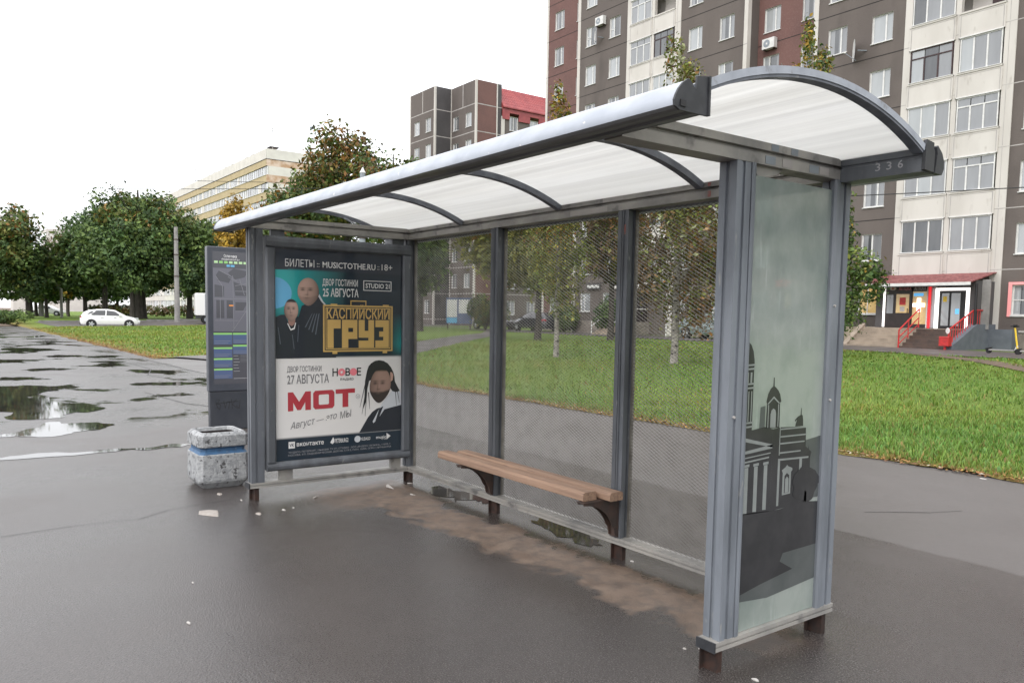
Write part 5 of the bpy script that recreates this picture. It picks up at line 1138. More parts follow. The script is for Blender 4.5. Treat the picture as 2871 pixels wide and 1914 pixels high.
def dish(x, y, z, r, label, ang):
    t = thing('satellite_dish', (x, y, z), label, 'satellite dish', 'satellite dishes on the block', ang)
    b = MB(); rr = [[(r*q*math.cos(k*PI/10), -.5+.16*r*(1-q*q)*-1+.12*q*q*-1, r*1.08*q*math.sin(k*PI/10)) for k in range(20)] for q in (.02, .35, .7, 1.0)]; b.rings(rr, 'polepaint', True, False); b.rings([[(p[0]*1.01, p[1]-.012, p[2]*1.01) for p in q] for q in rr][::-1], 'revealw', False, True); b.build('reflector', t)
    b = MB(); b.tube([(0, -.45, 0), (0, 0, -.05)], .03, 'polepaint', 8); b.tube([(0, -.5, -r), (0, -1.05, -.1)], .018, 'polepaint', 6); b.tube([(0, -1.02, -.1), (0, -1.12, -.08)], .04, 'white', 8); b.build('arm', t)
dish(-17.1, FY, 15.55, .52, 'large pale satellite dish on the grey wall beside the white loggias', -.9)
dish(-37.35, FY, 21.55, .38, 'small satellite dish below the air conditioner on the left grey bay', -.6)

# ---------------------------------------------------------------- middle block with the red roof
b2 = thing('apartment_block', (-66, 40, 0), 'grey and red-brown panel block with a red tiled top floor farther along the street', 'apartment block'); B2 = (-66, 40, 0)
J2 = [23.14-2.77*k for k in range(9)]; T2 = 25.52; w2 = random.Random(8)
WS = [WinKind(1.1, 1.45, [.45], [], 'pane_l'), WinKind(1.1, 1.45, [.5], [], 'pane'), WinKind(1.1, 1.45, [.5], [], 'pane_d')]
def bay2(ax, c, a0, a1, wx, m, zt=T2, jm='jointw', vert=(), kmax=8, static=None):
    b = MB(); holes = []
    for k in range(kmax):
        for a_ in wx:
            za = J2[k]-2.14; holes.append((a_, a_+1.1, za, za+1.45))
            WS[w2.choice([0, 0, 1, 2])].place(b2, (a_-B2[0], c-B2[1], za) if ax == 'y' else (c-B2[0], a_-B2[1], za), 0 if ax == 'y' else PI/2)
    wall_holes(b, ax, c, a0, a1, -.2, zt, holes, m)
    for z_ in J2:
        if ax == 'y': b.box(a0+.003, a1-.003, c-.008, c+.01, z_-.045, z_+.045, jm)
        else: b.box(c-.01, c+.008, a0+.003, a1-.003, z_-.045, z_+.045, jm)
    for v in vert:
        if ax == 'y': b.box(v-.06, v+.06, c-.012, c+.01, J2[0]+.05, zt-.02, jm)
        else: b.box(c-.01, c+.012, v-.06, v+.06, -.2, zt-.02, jm)
    b.build('facade_panel', b2, B2)
bay2('y', 40, -73.25, -68, [-72.38, -69.9], 'concgrey', vert=(-70.6,))
bay2('x', -68, 40, 42.05, [], 'concdark')
bay2('y', 42.05, -68, -63.21, [-67.6, -65.13], 'concgrey', vert=(-65.7,))
bay2('x', -63.21, 42.05, 44.65, [], 'concred')
bay2('x', -63.21, 44.65, 45.25, [], 'concdark')
bay2('x', -63.15, 45.25, 60, [46.26, 48.95, 52.0, 54.8], 'concgrey', zt=22.4)
b = MB()
for (x_, y_) in ((-73.25, 40), (-68, 40), (-63.21, 42.05)): b.box(x_-.18, x_+.02, y_-.02, y_+.18, -.2, T2+.01, 'concwhite')
b.box(-68.04, -67.92, 41.98, 42.06, -.2, T2+.01, 'concwhite'); b.box(-63.23, -63.14, 44.6, 44.72, -.2, T2, 'concwhite'); b.box(-63.2, -63.08, 45.2, 45.6, -.2, 22.3, 'concwhite'); b.build('corner_strip', b2, B2)
b = MB(); b.quad((-73.25, 40, T2), (-68, 40, T2), (-68, 58, T2), (-73.25, 58, T2), 'plinth'); b.quad((-68, 42.05, T2), (-63.21, 42.05, T2), (-63.21, 45.2, T2), (-68, 45.2, T2), 'plinth'); b.quad((-73.25, 40, -.2), (-73.25, 40, T2), (-73.25, 58, T2), (-73.25, 58, -.2), 'concgrey'); b.quad((-63.22, 45.2, 22), (-68, 45.2, 22), (-68, 45.2, T2), (-63.22, 45.2, T2), 'concgrey'); b.build('roof', b2, B2)
b = MB(); b.prism([(-62.85, 23.2), (-62.85, 23.32), (-64.6, T2+.1), (-69, T2+.1), (-69, 23.2)], 'y', 45.26, 60, 'roofred')
for k in range(60): b.bar((-62.86, 45.35+k*.245, 23.32), (-64.58, 45.35+k*.245, T2+.11), .05, .03, 'roofred')
for k in range(1, 7): b.bar((-62.86-1.75*k/7, 45.28, 23.33+2.28*k/7), (-62.86-1.75*k/7, 59.9, 23.33+2.28*k/7), .04, .03, 'roofred')
b.box(-63.14, -63.02, 45.28, 60, 22.75, 23.2, 'roofred')
for a_, c_ in ((45.28, 46.2), (47.42, 48.9), (50.1, 51.95), (53.2, 54.75), (56, 60)): b.box(-63.145, -63.03, a_, c_, 22.05, 22.75, 'roofred')
b.build('red_roof', b2, B2)
b = MB(); b.tube([(-66.5, 48, T2), (-66.5, 48, T2+5.2)], .035, 'concpole', 6)
for dz in (.3, .7): b.bar((-66.9, 47.6, T2+dz+.6), (-66.1, 48.4, T2+dz+.6), .03, .03, 'concpole')
tag(b.build('roof_antenna', None, (-66.5, 48, T2)), 'thin mast antenna on the red-roofed block', 'antenna')

# ---------------------------------------------------------------- white and ochre block on the left
CXR, YY = -126.6, 42.0
b3 = thing('apartment_block', (CXR, YY, 0), 'long white apartment block with ochre bands and ribbon windows above the left trees', 'apartment block'); B3 = (CXR, YY, 0)
TOP3 = 28.5; WB = [24.25-2.75*k for k in range(9)]
b = MB(); LX = -236
b.box(LX, CXR, YY, YY+14, 26.85, TOP3, 'offwhite'); b.box(LX, CXR+.05, YY-.06, YY+14, 26.78, 26.86, 'joint'); b.box(LX, CXR, YY+.35, YY+14, -.2, 26.8, 'offwhite')
for k in range(14): b.box(CXR-8*k-.03, CXR-8*k+.03, YY-.006, YY, 26.9, TOP3-.02, 'jointw')
b.build('wall', b3, B3)
bandm = ['yellow', 'yellow', 'yellow', 'offwhite', 'yellow', 'yellow', 'offwhite', 'yellow', 'offwhite', 'offwhite']
zprev = 26.78
for k in range(10):
    zt3 = zprev; zb3 = WB[k]+1.45 if k < 9 else -.2
    b = MB(); b.box(LX, CXR-.001, YY-.001, YY+.34, zb3, zt3, bandm[k]); b.box(CXR-6.5, CXR+.002, YY+.001, YY+13.9, zb3, zt3, 'peel' if k in (0, 1) else bandm[k]); b.build('spandrel_band', b3, B3)
    if k < 9: zprev = WB[k]
for k in range(9):
    za, zc = WB[k], WB[k]+1.45
    for s in range(9):
        x1 = CXR-.02-s*11; x0 = x1-11; b = MB(); r3 = random.Random(k*31+s)
        b.box(x0+.01, x1-.01, YY+.2, YY+.24, za, zc, 'pane_l'); x_ = x0
        while x_ < x1-.1:
            wd = r3.choice([.9, 1.2, .75]); q = r3.random()
            if q < .22: b.box(x_+.05, min(x_+wd, x1)-.02, YY+.17, YY+.2, za+.08, zc-.08, 'pane_d')
            elif q < .45: b.box(x_+.05, min(x_+wd, x1)-.02, YY+.12, YY+.2, za, zc, 'offwhite')
            elif q < .62: b.box(x_+.05, min(x_+wd, x1)-.02, YY+.17, YY+.2, za+.08, zc-.08, 'pane')
            b.box(x_-.04, x_+.04, YY+.12, YY+.2, za, zc, 'white'); x_ += wd
        b.box(x0, x1, YY-.10, YY+.01, za-.06, za, 'white')
        b.build('ribbon_window', b3, B3)
    b = MB(); b.box(CXR-.3, CXR-.05, YY+.3, YY+13.5, za, zc, 'pane_l')
    for q in range(8):
        y_ = YY+.25+q*1.3; b.box(CXR-.06, CXR-.01, y_-.06, y_+.06, za, zc, 'white')
        if q % 3 == 1: b.box(CXR-.05, CXR-.02, y_+.08, y_+1.2, za+.06, zc-.06, 'pane')
        if q % 4 == 3: b.box(CXR-.05, CXR-.02, y_+.08, y_+1.2, za+.06, zc-.06, 'brownwood')
    b.build('end_window', b3, B3)
for k in range(8):
    x_ = CXR-3.2-k*6.1-(k % 2)*2.4; b = MB(); b.box(x_-.8, x_+.8, YY+1.5, YY+3, TOP3+.75, TOP3+.95, 'joint'); b.box(x_-.45, x_+.45, YY+1.8, YY+2.7, TOP3, TOP3+.75, 'plinth'); b.build('vent_hood', b3, B3)
for x_, y_, h_ in ((CXR-1.2, YY+1.5, 4), (CXR-37, YY+2, 5), (CXR-52, YY+2, 4.5)):
    b = MB(); b.tube([(x_, y_, TOP3), (x_, y_, TOP3+h_)], .05, 'concpole', 6)
    for q in (.35, .75): b.bar((x_-.6, y_, TOP3+h_-q), (x_+.6, y_, TOP3+h_-q), .05, .05, 'concpole')
    b.build('antenna', b3, B3)

# two pale blocks just showing between the left trees
b = MB(); b.box(-275, -265, 15, 19.6, 0, 27.5, 'offwhite'); b.box(-275, -264.8, 14.8, 19.8, 28.2, 29.2, 'white')
for k in range(5): b.box(-264.95, -264.85, 15.2+k*1.0, 15.5+k*1.0, 27.5, 28.2, 'plinth')
tag(b.build('far_tower', None, (-270, 17, 0)), 'white tower top peeping over the left trees', 'building')
b = MB(); b.box(-312, -296, 27, 45, 0, 27.3, 'offwhite')
for k in range(8): b.box(-311, -297, 26.9, 26.99, 3+k*3.1, 4.4+k*3.1, 'pane')
tag(b.build('far_block', None, (-304, 36, 0)), 'pale distant block in the gap between the left trees', 'building')

# the white banded block standing on to the right; the end glass mirrors it
mb_ = thing('apartment_block', (26, 44, 0), 'white banded apartment block mirrored in the shelter end glass', 'apartment block'); B4 = (26, 44, 0)
b = MB(); b.box(12, 120, 44.3, 58, -.2, 27, 'offwhite'); b.build('wall', mb_, B4)
for k in range(9):
    b = MB(); b.box(12, 120, 44, 44.29, .2+2.9*k, 1.5+2.9*k, 'concwhite'); b.build('spandrel_band', mb_, B4)
    for s in range(6):
        b = MB(); x0 = 12.5+s*18
        b.box(x0, x0+16, 44.15, 44.2, 1.5+2.9*k, 3.1+2.9*k, 'pane_d')
        for q in range(10): b.box(x0+q*1.6-.06, x0+q*1.6+.06, 44.1, 44.16, 1.5+2.9*k, 3.1+2.9*k, 'white')
        b.build('ribbon_window', mb_, B4)

# ================================================================== POLES AND WIRES
def pole(name, x, y, h, r0, r1, label, m='concpole', bands=(), capc=False):
    z0 = Tz(x, y); b = MB(); b.tube([(0, 0, -.3), (0, 0, h)], [r0, r1], m, 12)
    if capc: b.tube([(0, 0, h), (0, 0, h+.25)], [r1*1.15, .02], 'white', 12)
    for q in bands: b.tube([(0, 0, q), (0, 0, q+.1)], [r0*(1-q/h)+r1*q/h+.015]*2, 'iron', 12)
    o = b.build(name, None, (0, 0, 0)); o.location = (x, y, z0); return tag(o, label, 'pole')
pole('utility_pole', -72.4, 14.9, 8.9, .26, .17, 'tapering concrete pole standing before the big left trees', bands=(4.3, 6.3, 7.7))
pole('utility_pole', -98.0, 8.3, 4.0+3.2, .17, .12, 'thin grey pole between the left trees, nearer the gap')
pole('utility_pole', -112, 7.6, 6.0, .30, .26, 'stout pale pole behind the left bush')
pole('lamp_post', -27.2, 12.4, 7.75, .14, .125, 'blue-grey post with a pointed white cap rising behind the shelter', 'polepaint', (4.3, 4.8), True)
def wire(p, q, sag, r, label, grp=None):
    p = Vector(p); q = Vector(q); pts = []
    for k in range(13):
        t_ = k/12; v = p.lerp(q, t_); v.z -= sag*4*t_*(1-t_); pts.append(v)
    b = MB(); b.tube(pts, r, 'wire', 5); return tag(b.build('overhead_wire', None, tuple(p)), label, 'wire', grp)
wire((-79, .0, 13.3), (-53.4, 21.3, 11.6), .15, .02, 'upper overhead wire crossing the sky over the left trees', 'wires over the left trees')
wire((-66.7, -.5, 10.6), (-46.6, 18.5, 10.1), .12, .02, 'lower overhead wire crossing the sky over the left trees', 'wires over the left trees')
wire((-102.8, 9.3, 7.95), (-72.4, 14.9, 6.3), .1, .016, 'upper of the two wires running to the concrete pole before the dark trees', 'wires at the concrete pole')
wire((-102.7, 9.2, 7.3), (-72.4, 14.9, 5.6), .12, .016, 'lower of the two wires running to the concrete pole before the dark trees', 'wires at the concrete pole')
wire((-9.6, 21.2, 5.75), (2.0, 24.4, 5.5), .05, .016, 'thin black wire crossing in front of the white loggias')

# ================================================================== TREES
GREEN = [(.062, .112, .036), (.088, .145, .040), (.115, .170, .045), (.050, .090, .036)]
OLIVE = [(.125, .140, .034), (.155, .150, .034), (.105, .125, .03)]
ORANGE = [(.26, .13, .035), (.21, .105, .032), (.27, .17, .045)]
GOLD = [(.40, .25, .035), (.46, .31, .05), (.32, .20, .032), (.24, .18, .045)]
YGREEN = [(.20, .22, .045), (.27, .26, .055), (.14, .18, .04)]
BROWN = [(.15, .095, .05), (.19, .125, .06), (.12, .08, .045)]
PALE = [(.34, .36, .2), (.24, .28, .11)]
def foliage(name, seed, lobes, n, leaf, pal, parent, org=(0, 0, 0), shell=.55, droop=0, autumn=None):
    """leaf-sized faces filling a set of ellipsoid lobes [(cx,cy,cz,rx,ry,rz)], local to the tree base"""
    r = np.random.default_rng(seed); L_ = np.array(lobes, float); vol = (L_[:, 3]*L_[:, 4]*L_[:, 5])**(2/3); k = r.choice(len(L_), n, p=vol/vol.sum())
    d = r.normal(size=(n, 3)); d /= np.linalg.norm(d, axis=1)[:, None]; rad = shell+(1-shell)*r.random(n)**.6; rad *= r.uniform(.78, 1.22, (len(L_), 26))[k, r.integers(0, 1, n)]*1.0; rad *= 1+.12*r.normal(size=n)*(r.random(n) < .35)
    # clumps: pull leaves towards a few dozen twigs on each lobe
    tw = r.normal(size=(len(L_), 26, 3)); tw /= np.linalg.norm(tw, axis=2)[..., None]; ti = r.integers(0, 26, n); q = r.uniform(.42, .92, n)[:, None]
    d = d*(1-q)+tw[k, ti]*q; d /= np.linalg.norm(d, axis=1)[:, None]
    C0 = L_[k, :3]+d*rad[:, None]*L_[k, 3:]
    if droop: C0[:, 2] -= droop*r.random(n)**2
    nrm = d+r.normal(size=(n, 3))*.7; nrm[:, 2] += .35; nrm /= np.linalg.norm(nrm, axis=1)[:, None]
    t1 = np.cross(nrm, r.normal(size=(n, 3))); t1 /= np.linalg.norm(t1, axis=1)[:, None]; t2 = np.cross(nrm, t1); s = leaf*r.uniform(.45, 1.7, n)[:, None]*r.uniform(.8, 1.15, (len(L_), 1))[k]
    P = np.zeros((n, 4, 3), np.float32); P[:, 0] = C0-t1*s; P[:, 1] = C0-t2*s*.55+t1*s*.1; P[:, 2] = C0+t1*s+nrm*s*-.3; P[:, 3] = C0+t2*s*.6
    # colour by twig, with autumn tints where given
    pal = np.array(pal); pk = pal[r.integers(0, len(pal), (len(L_), 26))][k, ti]*r.uniform(.7, 1.35, n)[:, None]*r.uniform(.62, 1.4, (len(L_), 26))[k, ti][:, None]
    if autumn is not None:
        apal, frac, z0, z1 = autumn; apal = np.array(apal); h = np.clip((C0[:, 2]-z0)/(z1-z0), 0, 1); lh = np.clip((L_[:, 2]+L_[:, 5]*.5-z0)/(z1-z0), 0, 1); lon = r.random(len(L_)) < frac*(.1+1.1*lh); amt = r.uniform(.35, .85, (len(L_), 26))[k, ti]
        on = lon[k] & (r.random(n) < amt*np.clip(.2+1.1*h, 0, 1)); pk[on] = apal[r.integers(0, len(apal), (len(L_), 26))][k, ti][on]*r.uniform(.7, 1.3, on.sum())[:, None]
    P -= np.array(org, np.float32)
    return np_obj(name, P.reshape(-1, 3), np.arange(n*4), 4, 'leaf', np.repeat(np.clip(pk, .004, .8)[:, None], 4, 1).reshape(-1, 3), parent=parent)
def trunk(parent, h, r0, seed, bark='bark', limbs=7, spread=2.5, top=None, lean=(0, 0)):
    r = random.Random(seed); b = MB(); pts = [(lean[0]*q*h, lean[1]*q*h, q*h) for q in (0, .02, .1, .3, .55, .8, 1)]
    b.tube([(p[0]+r.uniform(-.04, .04)*(i > 1), p[1]+r.uniform(-.04, .04)*(i > 1), p[2]-.1*(i == 0)) for i, p in enumerate(pts)], [r0*1.45, r0*1.2, r0, r0*.85, r0*.62, r0*.4, r0*.14], bark, 9)
    for k in range(limbs):
        z = h*r.uniform(.28, .85); a = k*2.4+r.uniform(-.4, .4); ln = spread*r.uniform(.6, 1.1)*(1.1-z/h*.55); x0, y0 = lean[0]*z, lean[1]*z
        q = [(x0, y0, z), (x0+math.cos(a)*ln*.4, y0+math.sin(a)*ln*.4, z+ln*.28), (x0+math.cos(a)*ln*.8, y0+math.sin(a)*ln*.8, z+ln*.75), (x0+math.cos(a)*ln, y0+math.sin(a)*ln, z+ln*1.1)]
        b.tube(q, [r0*.42*(1.1-z/h), r0*.3*(1.1-z/h), r0*.18*(1.1-z/h), .012], bark, 6)
    b.build('trunk', parent)
def lobes_for(seed, rx, rz, zc, n=15, ry=None):
    r = random.Random(seed); ry = ry or rx; out_ = [(0, 0, zc, rx*.62, ry*.62, rz*.68)]
    for k in range(n):
        a = k*2.399+r.uniform(-.3, .3); e = -0.75+1.65*(k+.5)/n; ce = math.sqrt(max(0, 1-e*e)); f = r.uniform(.48, .68)
        s = r.uniform(.30, .46); out_.append((math.cos(a)*ce*rx*f*1.05, math.sin(a)*ce*ry*f*1.05, zc+e*rz*f*1.05, rx*s, ry*s, rz*s*.9))
    return out_
def tree(name, x, y, rx, z0, z1, label, group, seed, n, leaf, pal, r0=.3, autumn=None, bark='bark', ry=None, shell=.5, droop=0, limbs=7, cat='tree', nl=15, th=None):
    """crown between heights z0 and z1 above sea level, half-width rx"""
    g0 = Tz(x, y); t = thing(name, (x, y, g0), label, cat, group); zc = (z0+z1)/2-g0; rz = (z1-z0)/2
    trunk(t, th or (zc+rz*.8), r0, seed, bark, limbs, rx*.7)
    foliage('crown', seed, lobes_for(seed, rx, rz, zc, nl, ry), n, leaf, pal, t, autumn=autumn and (autumn[0], autumn[1], zc-rz*.3, zc+rz*.9), shell=shell, droop=droop); return t
LT = 'trees along the side road on the left'
TOPS = OLIVE+YGREEN[2:]
tree('maple_tree', -84.2, 14.0, 6.4, 1.9, 15.2, 'tallest maple on the left with an olive and orange top, behind the concrete pole', LT, 21, 26000, .17, GREEN, .55, (TOPS+ORANGE[2:], .7), nl=26, shell=.35)
tree('maple_tree', -90.0, 11.6, 5.4, 1.9, 13.4, 'olive-topped maple left of the tallest dark maple', LT, 22, 20000, .17, GREEN, .28, (TOPS, .6), nl=22, shell=.35)
tree('maple_tree', -94.0, 10.2, 3.4, 1.7, 9.2, 'dark green maple left of the white hatchback', LT, 23, 12000, .18, GREEN, .24, (OLIVE, .4), shell=.35)
tree('maple_tree', -82.8, 18.6, 5.0, 1.7, 12.6, 'dark green maple on the right side of the left group, above the white truck', LT, 24, 17000, .17, GREEN, .3, (OLIVE, .3), nl=20, shell=.35)
tree('maple_tree', -80.8, 12.6, 5.0, 2.2, 11.6, 'dark maple in the middle of the left group, right behind the hatchback', LT, 25, 14000, .17, GREEN, .26, (OLIVE, .25), shell=.35)
tree('maple_tree', -78.8, 18.9, 3.2, 1.6, 8.2, 'low green maple crown beside the white truck', LT, 32, 8000, .16, GREEN, .2, shell=.35)
tree('maple_tree', -91.5, 1.0, 5.6, 2.0, 12.8, 'rust-topped maple at the left edge', LT, 26, 20000, .18, GREEN+OLIVE[:1], .35, (TOPS+ORANGE[:1], .55), nl=22, shell=.35)
tree('maple_tree', -92.0, 4.6, 3.0, 2.0, 9.0, 'dark maple second from the left edge', LT, 27, 11000, .18, GREEN, .36, (OLIVE, .4), shell=.35)
tree('maple_tree', -99, 6.9, 2.3, 2.0, 6.4, 'narrow dark green tree right of the two leftmost maples', LT, 28, 6500, .19, GREEN, .2, (OLIVE, .3))
tree('maple_tree', -108, 10.2, 2.4, 2.2, 7.6, 'small golden tree glowing in the gap between the left trees', LT, 29, 2600, .18, GOLD+OLIVE, .14)
tree('bare_tree', -128, 12.5, 4.6, 4.0, 14.5, 'thin reddish half-bare tree in the gap between the left trees', LT, 30, 3600, .13, BROWN+[(.12, .07, .05)], .2, shell=.3, limbs=14)
tree('maple_tree', -106, 15.5, 5.5, 1.2, 9.0, 'dark tree low behind the white hatchback', LT, 31, 9000, .22, GREEN[:2], .2)
tree('maple_tree', -112, 7.0, 5.5, 1.2, 8.0, 'dark tree low in the gap between the left trees', LT, 33, 8000, .24, GREEN[:2], .2)
MT_ = 'maples behind the shelter'
tree('maple_tree', -51.0, 22.4, 3.9, 5.0, 16.6, 'tall brown-tipped maple rising behind the shelter roof', MT_, 41, 13000, .14, GREEN+OLIVE, .34, (ORANGE+BROWN[:1], .6), nl=22, shell=.3)
tree('maple_tree', -55.2, 21.0, 3.7, 3.6, 14.3, 'greener shoulder maple left of the tall one behind the shelter', MT_, 42, 11000, .14, GREEN+OLIVE, .28, (ORANGE, .45), nl=20, shell=.3)
tree('maple_tree', -46.9, 24.2, 4.0, 4.2, 14.2, 'green and brown maple right of the tall one behind the shelter', MT_, 45, 9500, .14, GREEN+OLIVE, .28, (ORANGE+BROWN, .5), nl=18, shell=.3)
tree('maple_tree', -58.8, 20.2, 3.4, 3.2, 12.4, 'olive maple with rusty tips at the left end of those behind the shelter', MT_, 46, 9000, .14, OLIVE+GREEN[1:3], .24, (ORANGE, .4), nl=18, shell=.3)
tree('maple_tree', -76.0, 21.6, 2.4, 4.2, 13.8, 'golden yellow tree above the information stele', MT_, 43, 5600, .15, GOLD, .2, nl=14, shell=.3)
ML = 'trees behind the wire mesh'
tree('maple_tree', -41.0, 23.2, 2.1, 1.8, 9.0, 'dark narrow tree behind the left mesh panel', ML, 51, 5500, .14, GREEN, .2)
tree('linden_tree', -27.5, 20.4, 2.3, 1.9, 8.4, 'yellow-brown tree with an orange top at the left side of the middle mesh panel', ML, 52, 9500, .11, YGREEN+OLIVE, .16, (ORANGE, .8))
tree('linden_tree', -24.6, 20.6, 1.9, 1.9, 8.0, 'olive tree behind the middle mesh panel', ML, 53, 8000, .11, OLIVE+YGREEN, .16, (ORANGE, .4))
tree('linden_tree', -23.0, 24.0, 1.9, 2.3, 8.2, 'rusty tree behind the right side of the middle mesh panel', ML, 54, 6000, .11, OLIVE+BROWN, .16, (ORANGE, .6))
def birch(x, y, h, rx, z0, label, seed, n, pal, autumn, r0=.11, leaf=.055, lean=(0, 0), extra=()):
    g0 = Tz(x, y); t = thing('birch_tree', (x, y, g0), label, 'tree', 'birches on the right lawn'); r = random.Random(seed)
    trunk(t, h*.93, r0, seed, 'birchbark', 12, rx*.85, lean=lean); lb = []
    for k in range(16):
        q = (k+.5)/16; z = z0+(h-z0)*q; w_ = rx*max(.40, math.sin(PI*min(1, .18+q*.82))**.8)*(1-.45*q**5); a = k*2.4; f = r.uniform(.35, .62)
        lb.append((math.cos(a)*w_*f+lean[0]*z, math.sin(a)*w_*f+lean[1]*z, z, w_*.42+.12, w_*.42+.12, (h-z0)*.085))
    foliage('crown', seed, lb+list(extra), n, leaf, pal, t, autumn=(autumn[0], autumn[1], z0, h), shell=.25, droop=.9); return t
birch(-14.3, 13.4, 8.8, 1.5, 2.2, 'slender birch with yellow-brown leaves behind the middle mesh panel', 61, 9000, YGREEN+OLIVE, (GOLD+ORANGE, .8), .085)
birch(-9.75, 14.2, 9.3, 2.3, 1.75, 'white-trunked birch with brown leaves behind the right mesh panel', 62, 19000, OLIVE+BROWN+ORANGE[1:2], (YGREEN+PALE, .6), .10)
birch(-10.0, 20.8, 11.2, 2.0, 2.2, 'leafy birch behind the printed glass, its yellow top above the roof', 63, 17000, GREEN+YGREEN[2:], (GOLD+YGREEN, .85), .12, .06,
      extra=[(1.4, .6, 3.2, 1.2, .9, .55), (2.0, .8, 2.9, .9, .7, .35), (1.2, .5, 1.9, .9, .8, .6), (.9, .4, 5.0, .7, .6, 1.1), (1.6, .6, 2.2, .5, .5, .4), (.7, .3, 4.0, .9, .7, 1.2)])
def shrub(x, y, rx, ry, h, label, seed, n, leaf, pal, grp=None, name='shrub'):
    g0 = Tz(x, y); t = thing(name, (x, y, g0), label, 'shrub', grp); r = random.Random(seed); b = MB()
    for k in range(9): a = k*.7; b.tube([(0, 0, -.05), (math.cos(a)*rx*.3, math.sin(a)*ry*.3, h*.5), (math.cos(a)*rx*.6, math.sin(a)*ry*.6, h*.85)], [.03, .02, .008], 'bark', 5)
    b.build('stems', t); lb = [(r.uniform(-.6, .6)*rx, r.uniform(-.6, .6)*ry, h*r.uniform(.38, .6), rx*r.uniform(.32, .5), ry*r.uniform(.32, .5), h*r.uniform(.32, .42)) for _ in range(9)]
    foliage('foliage', seed, lb, n, leaf, pal, t, shell=.4); return t
shrub(-73.2, 1.2, 2.2, 2.2, 1.35, 'dark green bush at the far end of the left pavement', 71, 3000, .1, GREEN[:3])
shrub(-72.6, -1.2, 2.0, 2.0, 1.4, 'dark green bush cut by the left edge of the picture', 72, 2600, .1, GREEN[:3])
shrub(-44.0, 30.6, 1.9, 1.6, 3.0, 'olive shrub in the left mesh panel, left of the blue board', 73, 3500, .1, OLIVE+GREEN, 'shrubs by the blocks')
shrub(-38.5, 33.8, 2.0, 1.2, 2.4, 'dark shrub at the wall behind the middle mesh panel, left one', 74, 3200, .09, GREEN, 'shrubs by the blocks')
shrub(-33.2, 33.6, 1.8, 1.2, 2.9, 'dark shrub at the wall behind the middle mesh panel, right one', 75, 3200, .09, GREEN, 'shrubs by the blocks')
shrub(-20.5, 33.6, 1.6, 1.2, 2.1, 'dark shrub by the wall behind the right mesh panel', 76, 2600, .08, GREEN, 'shrubs by the blocks')
shrub(-17.6, 34.0, 1.5, 1.1, 2.2, 'green shrub left of the pharmacy steps', 77, 2600, .08, GREEN, 'shrubs by the blocks')
hd = thing('hedge', (-96, 22, Tz(-96, 22)), 'low brownish hedge in front of the white and ochre block', 'hedge')
foliage('foliage', 78, [(0+k*1.15*.78-12, k*1.15*.62-9, .75, 1.0, 1.0, .75) for k in range(27)], 6500, .13, BROWN+OLIVE+GREEN[:1], hd, shell=.5)
b = MB()
for k in range(20): b.tube([(k*1.2-12, k*.95-9, -.1), (k*1.2-12, k*.95-9, .8)], .03, 'bark', 5)
b.build('stems', hd)
# bird
b = MB(); b.rings([[(.02*q[0], q[1], .09*q[0]) for q in ((1, -.2), (0, -.2), (-1, -.2))], [(.09, 0, .02), (0, 0, .08), (-.09, 0, -.02)], [(.02, .25, 0), (0, .25, .02), (-.02, .25, -.01)]], 'polepaint')
b.add([(0, .05, .02), (0, -.1, .02), (.55, -.12, .25), (.35, .02, .2)], [(0, 1, 2, 3)], 'polepaint'); b.add([(0, .05, .02), (-.4, .05, .3), (-.5, -.1, .38), (0, -.1, .02)], [(0, 1, 2, 3)], 'polepaint')
bo_ = b.build('bird', None, (0, 0, 0)); bo_.location = (-52.2, 20.1, 15.36); tag(bo_, 'small gull flying above the white block', 'bird')

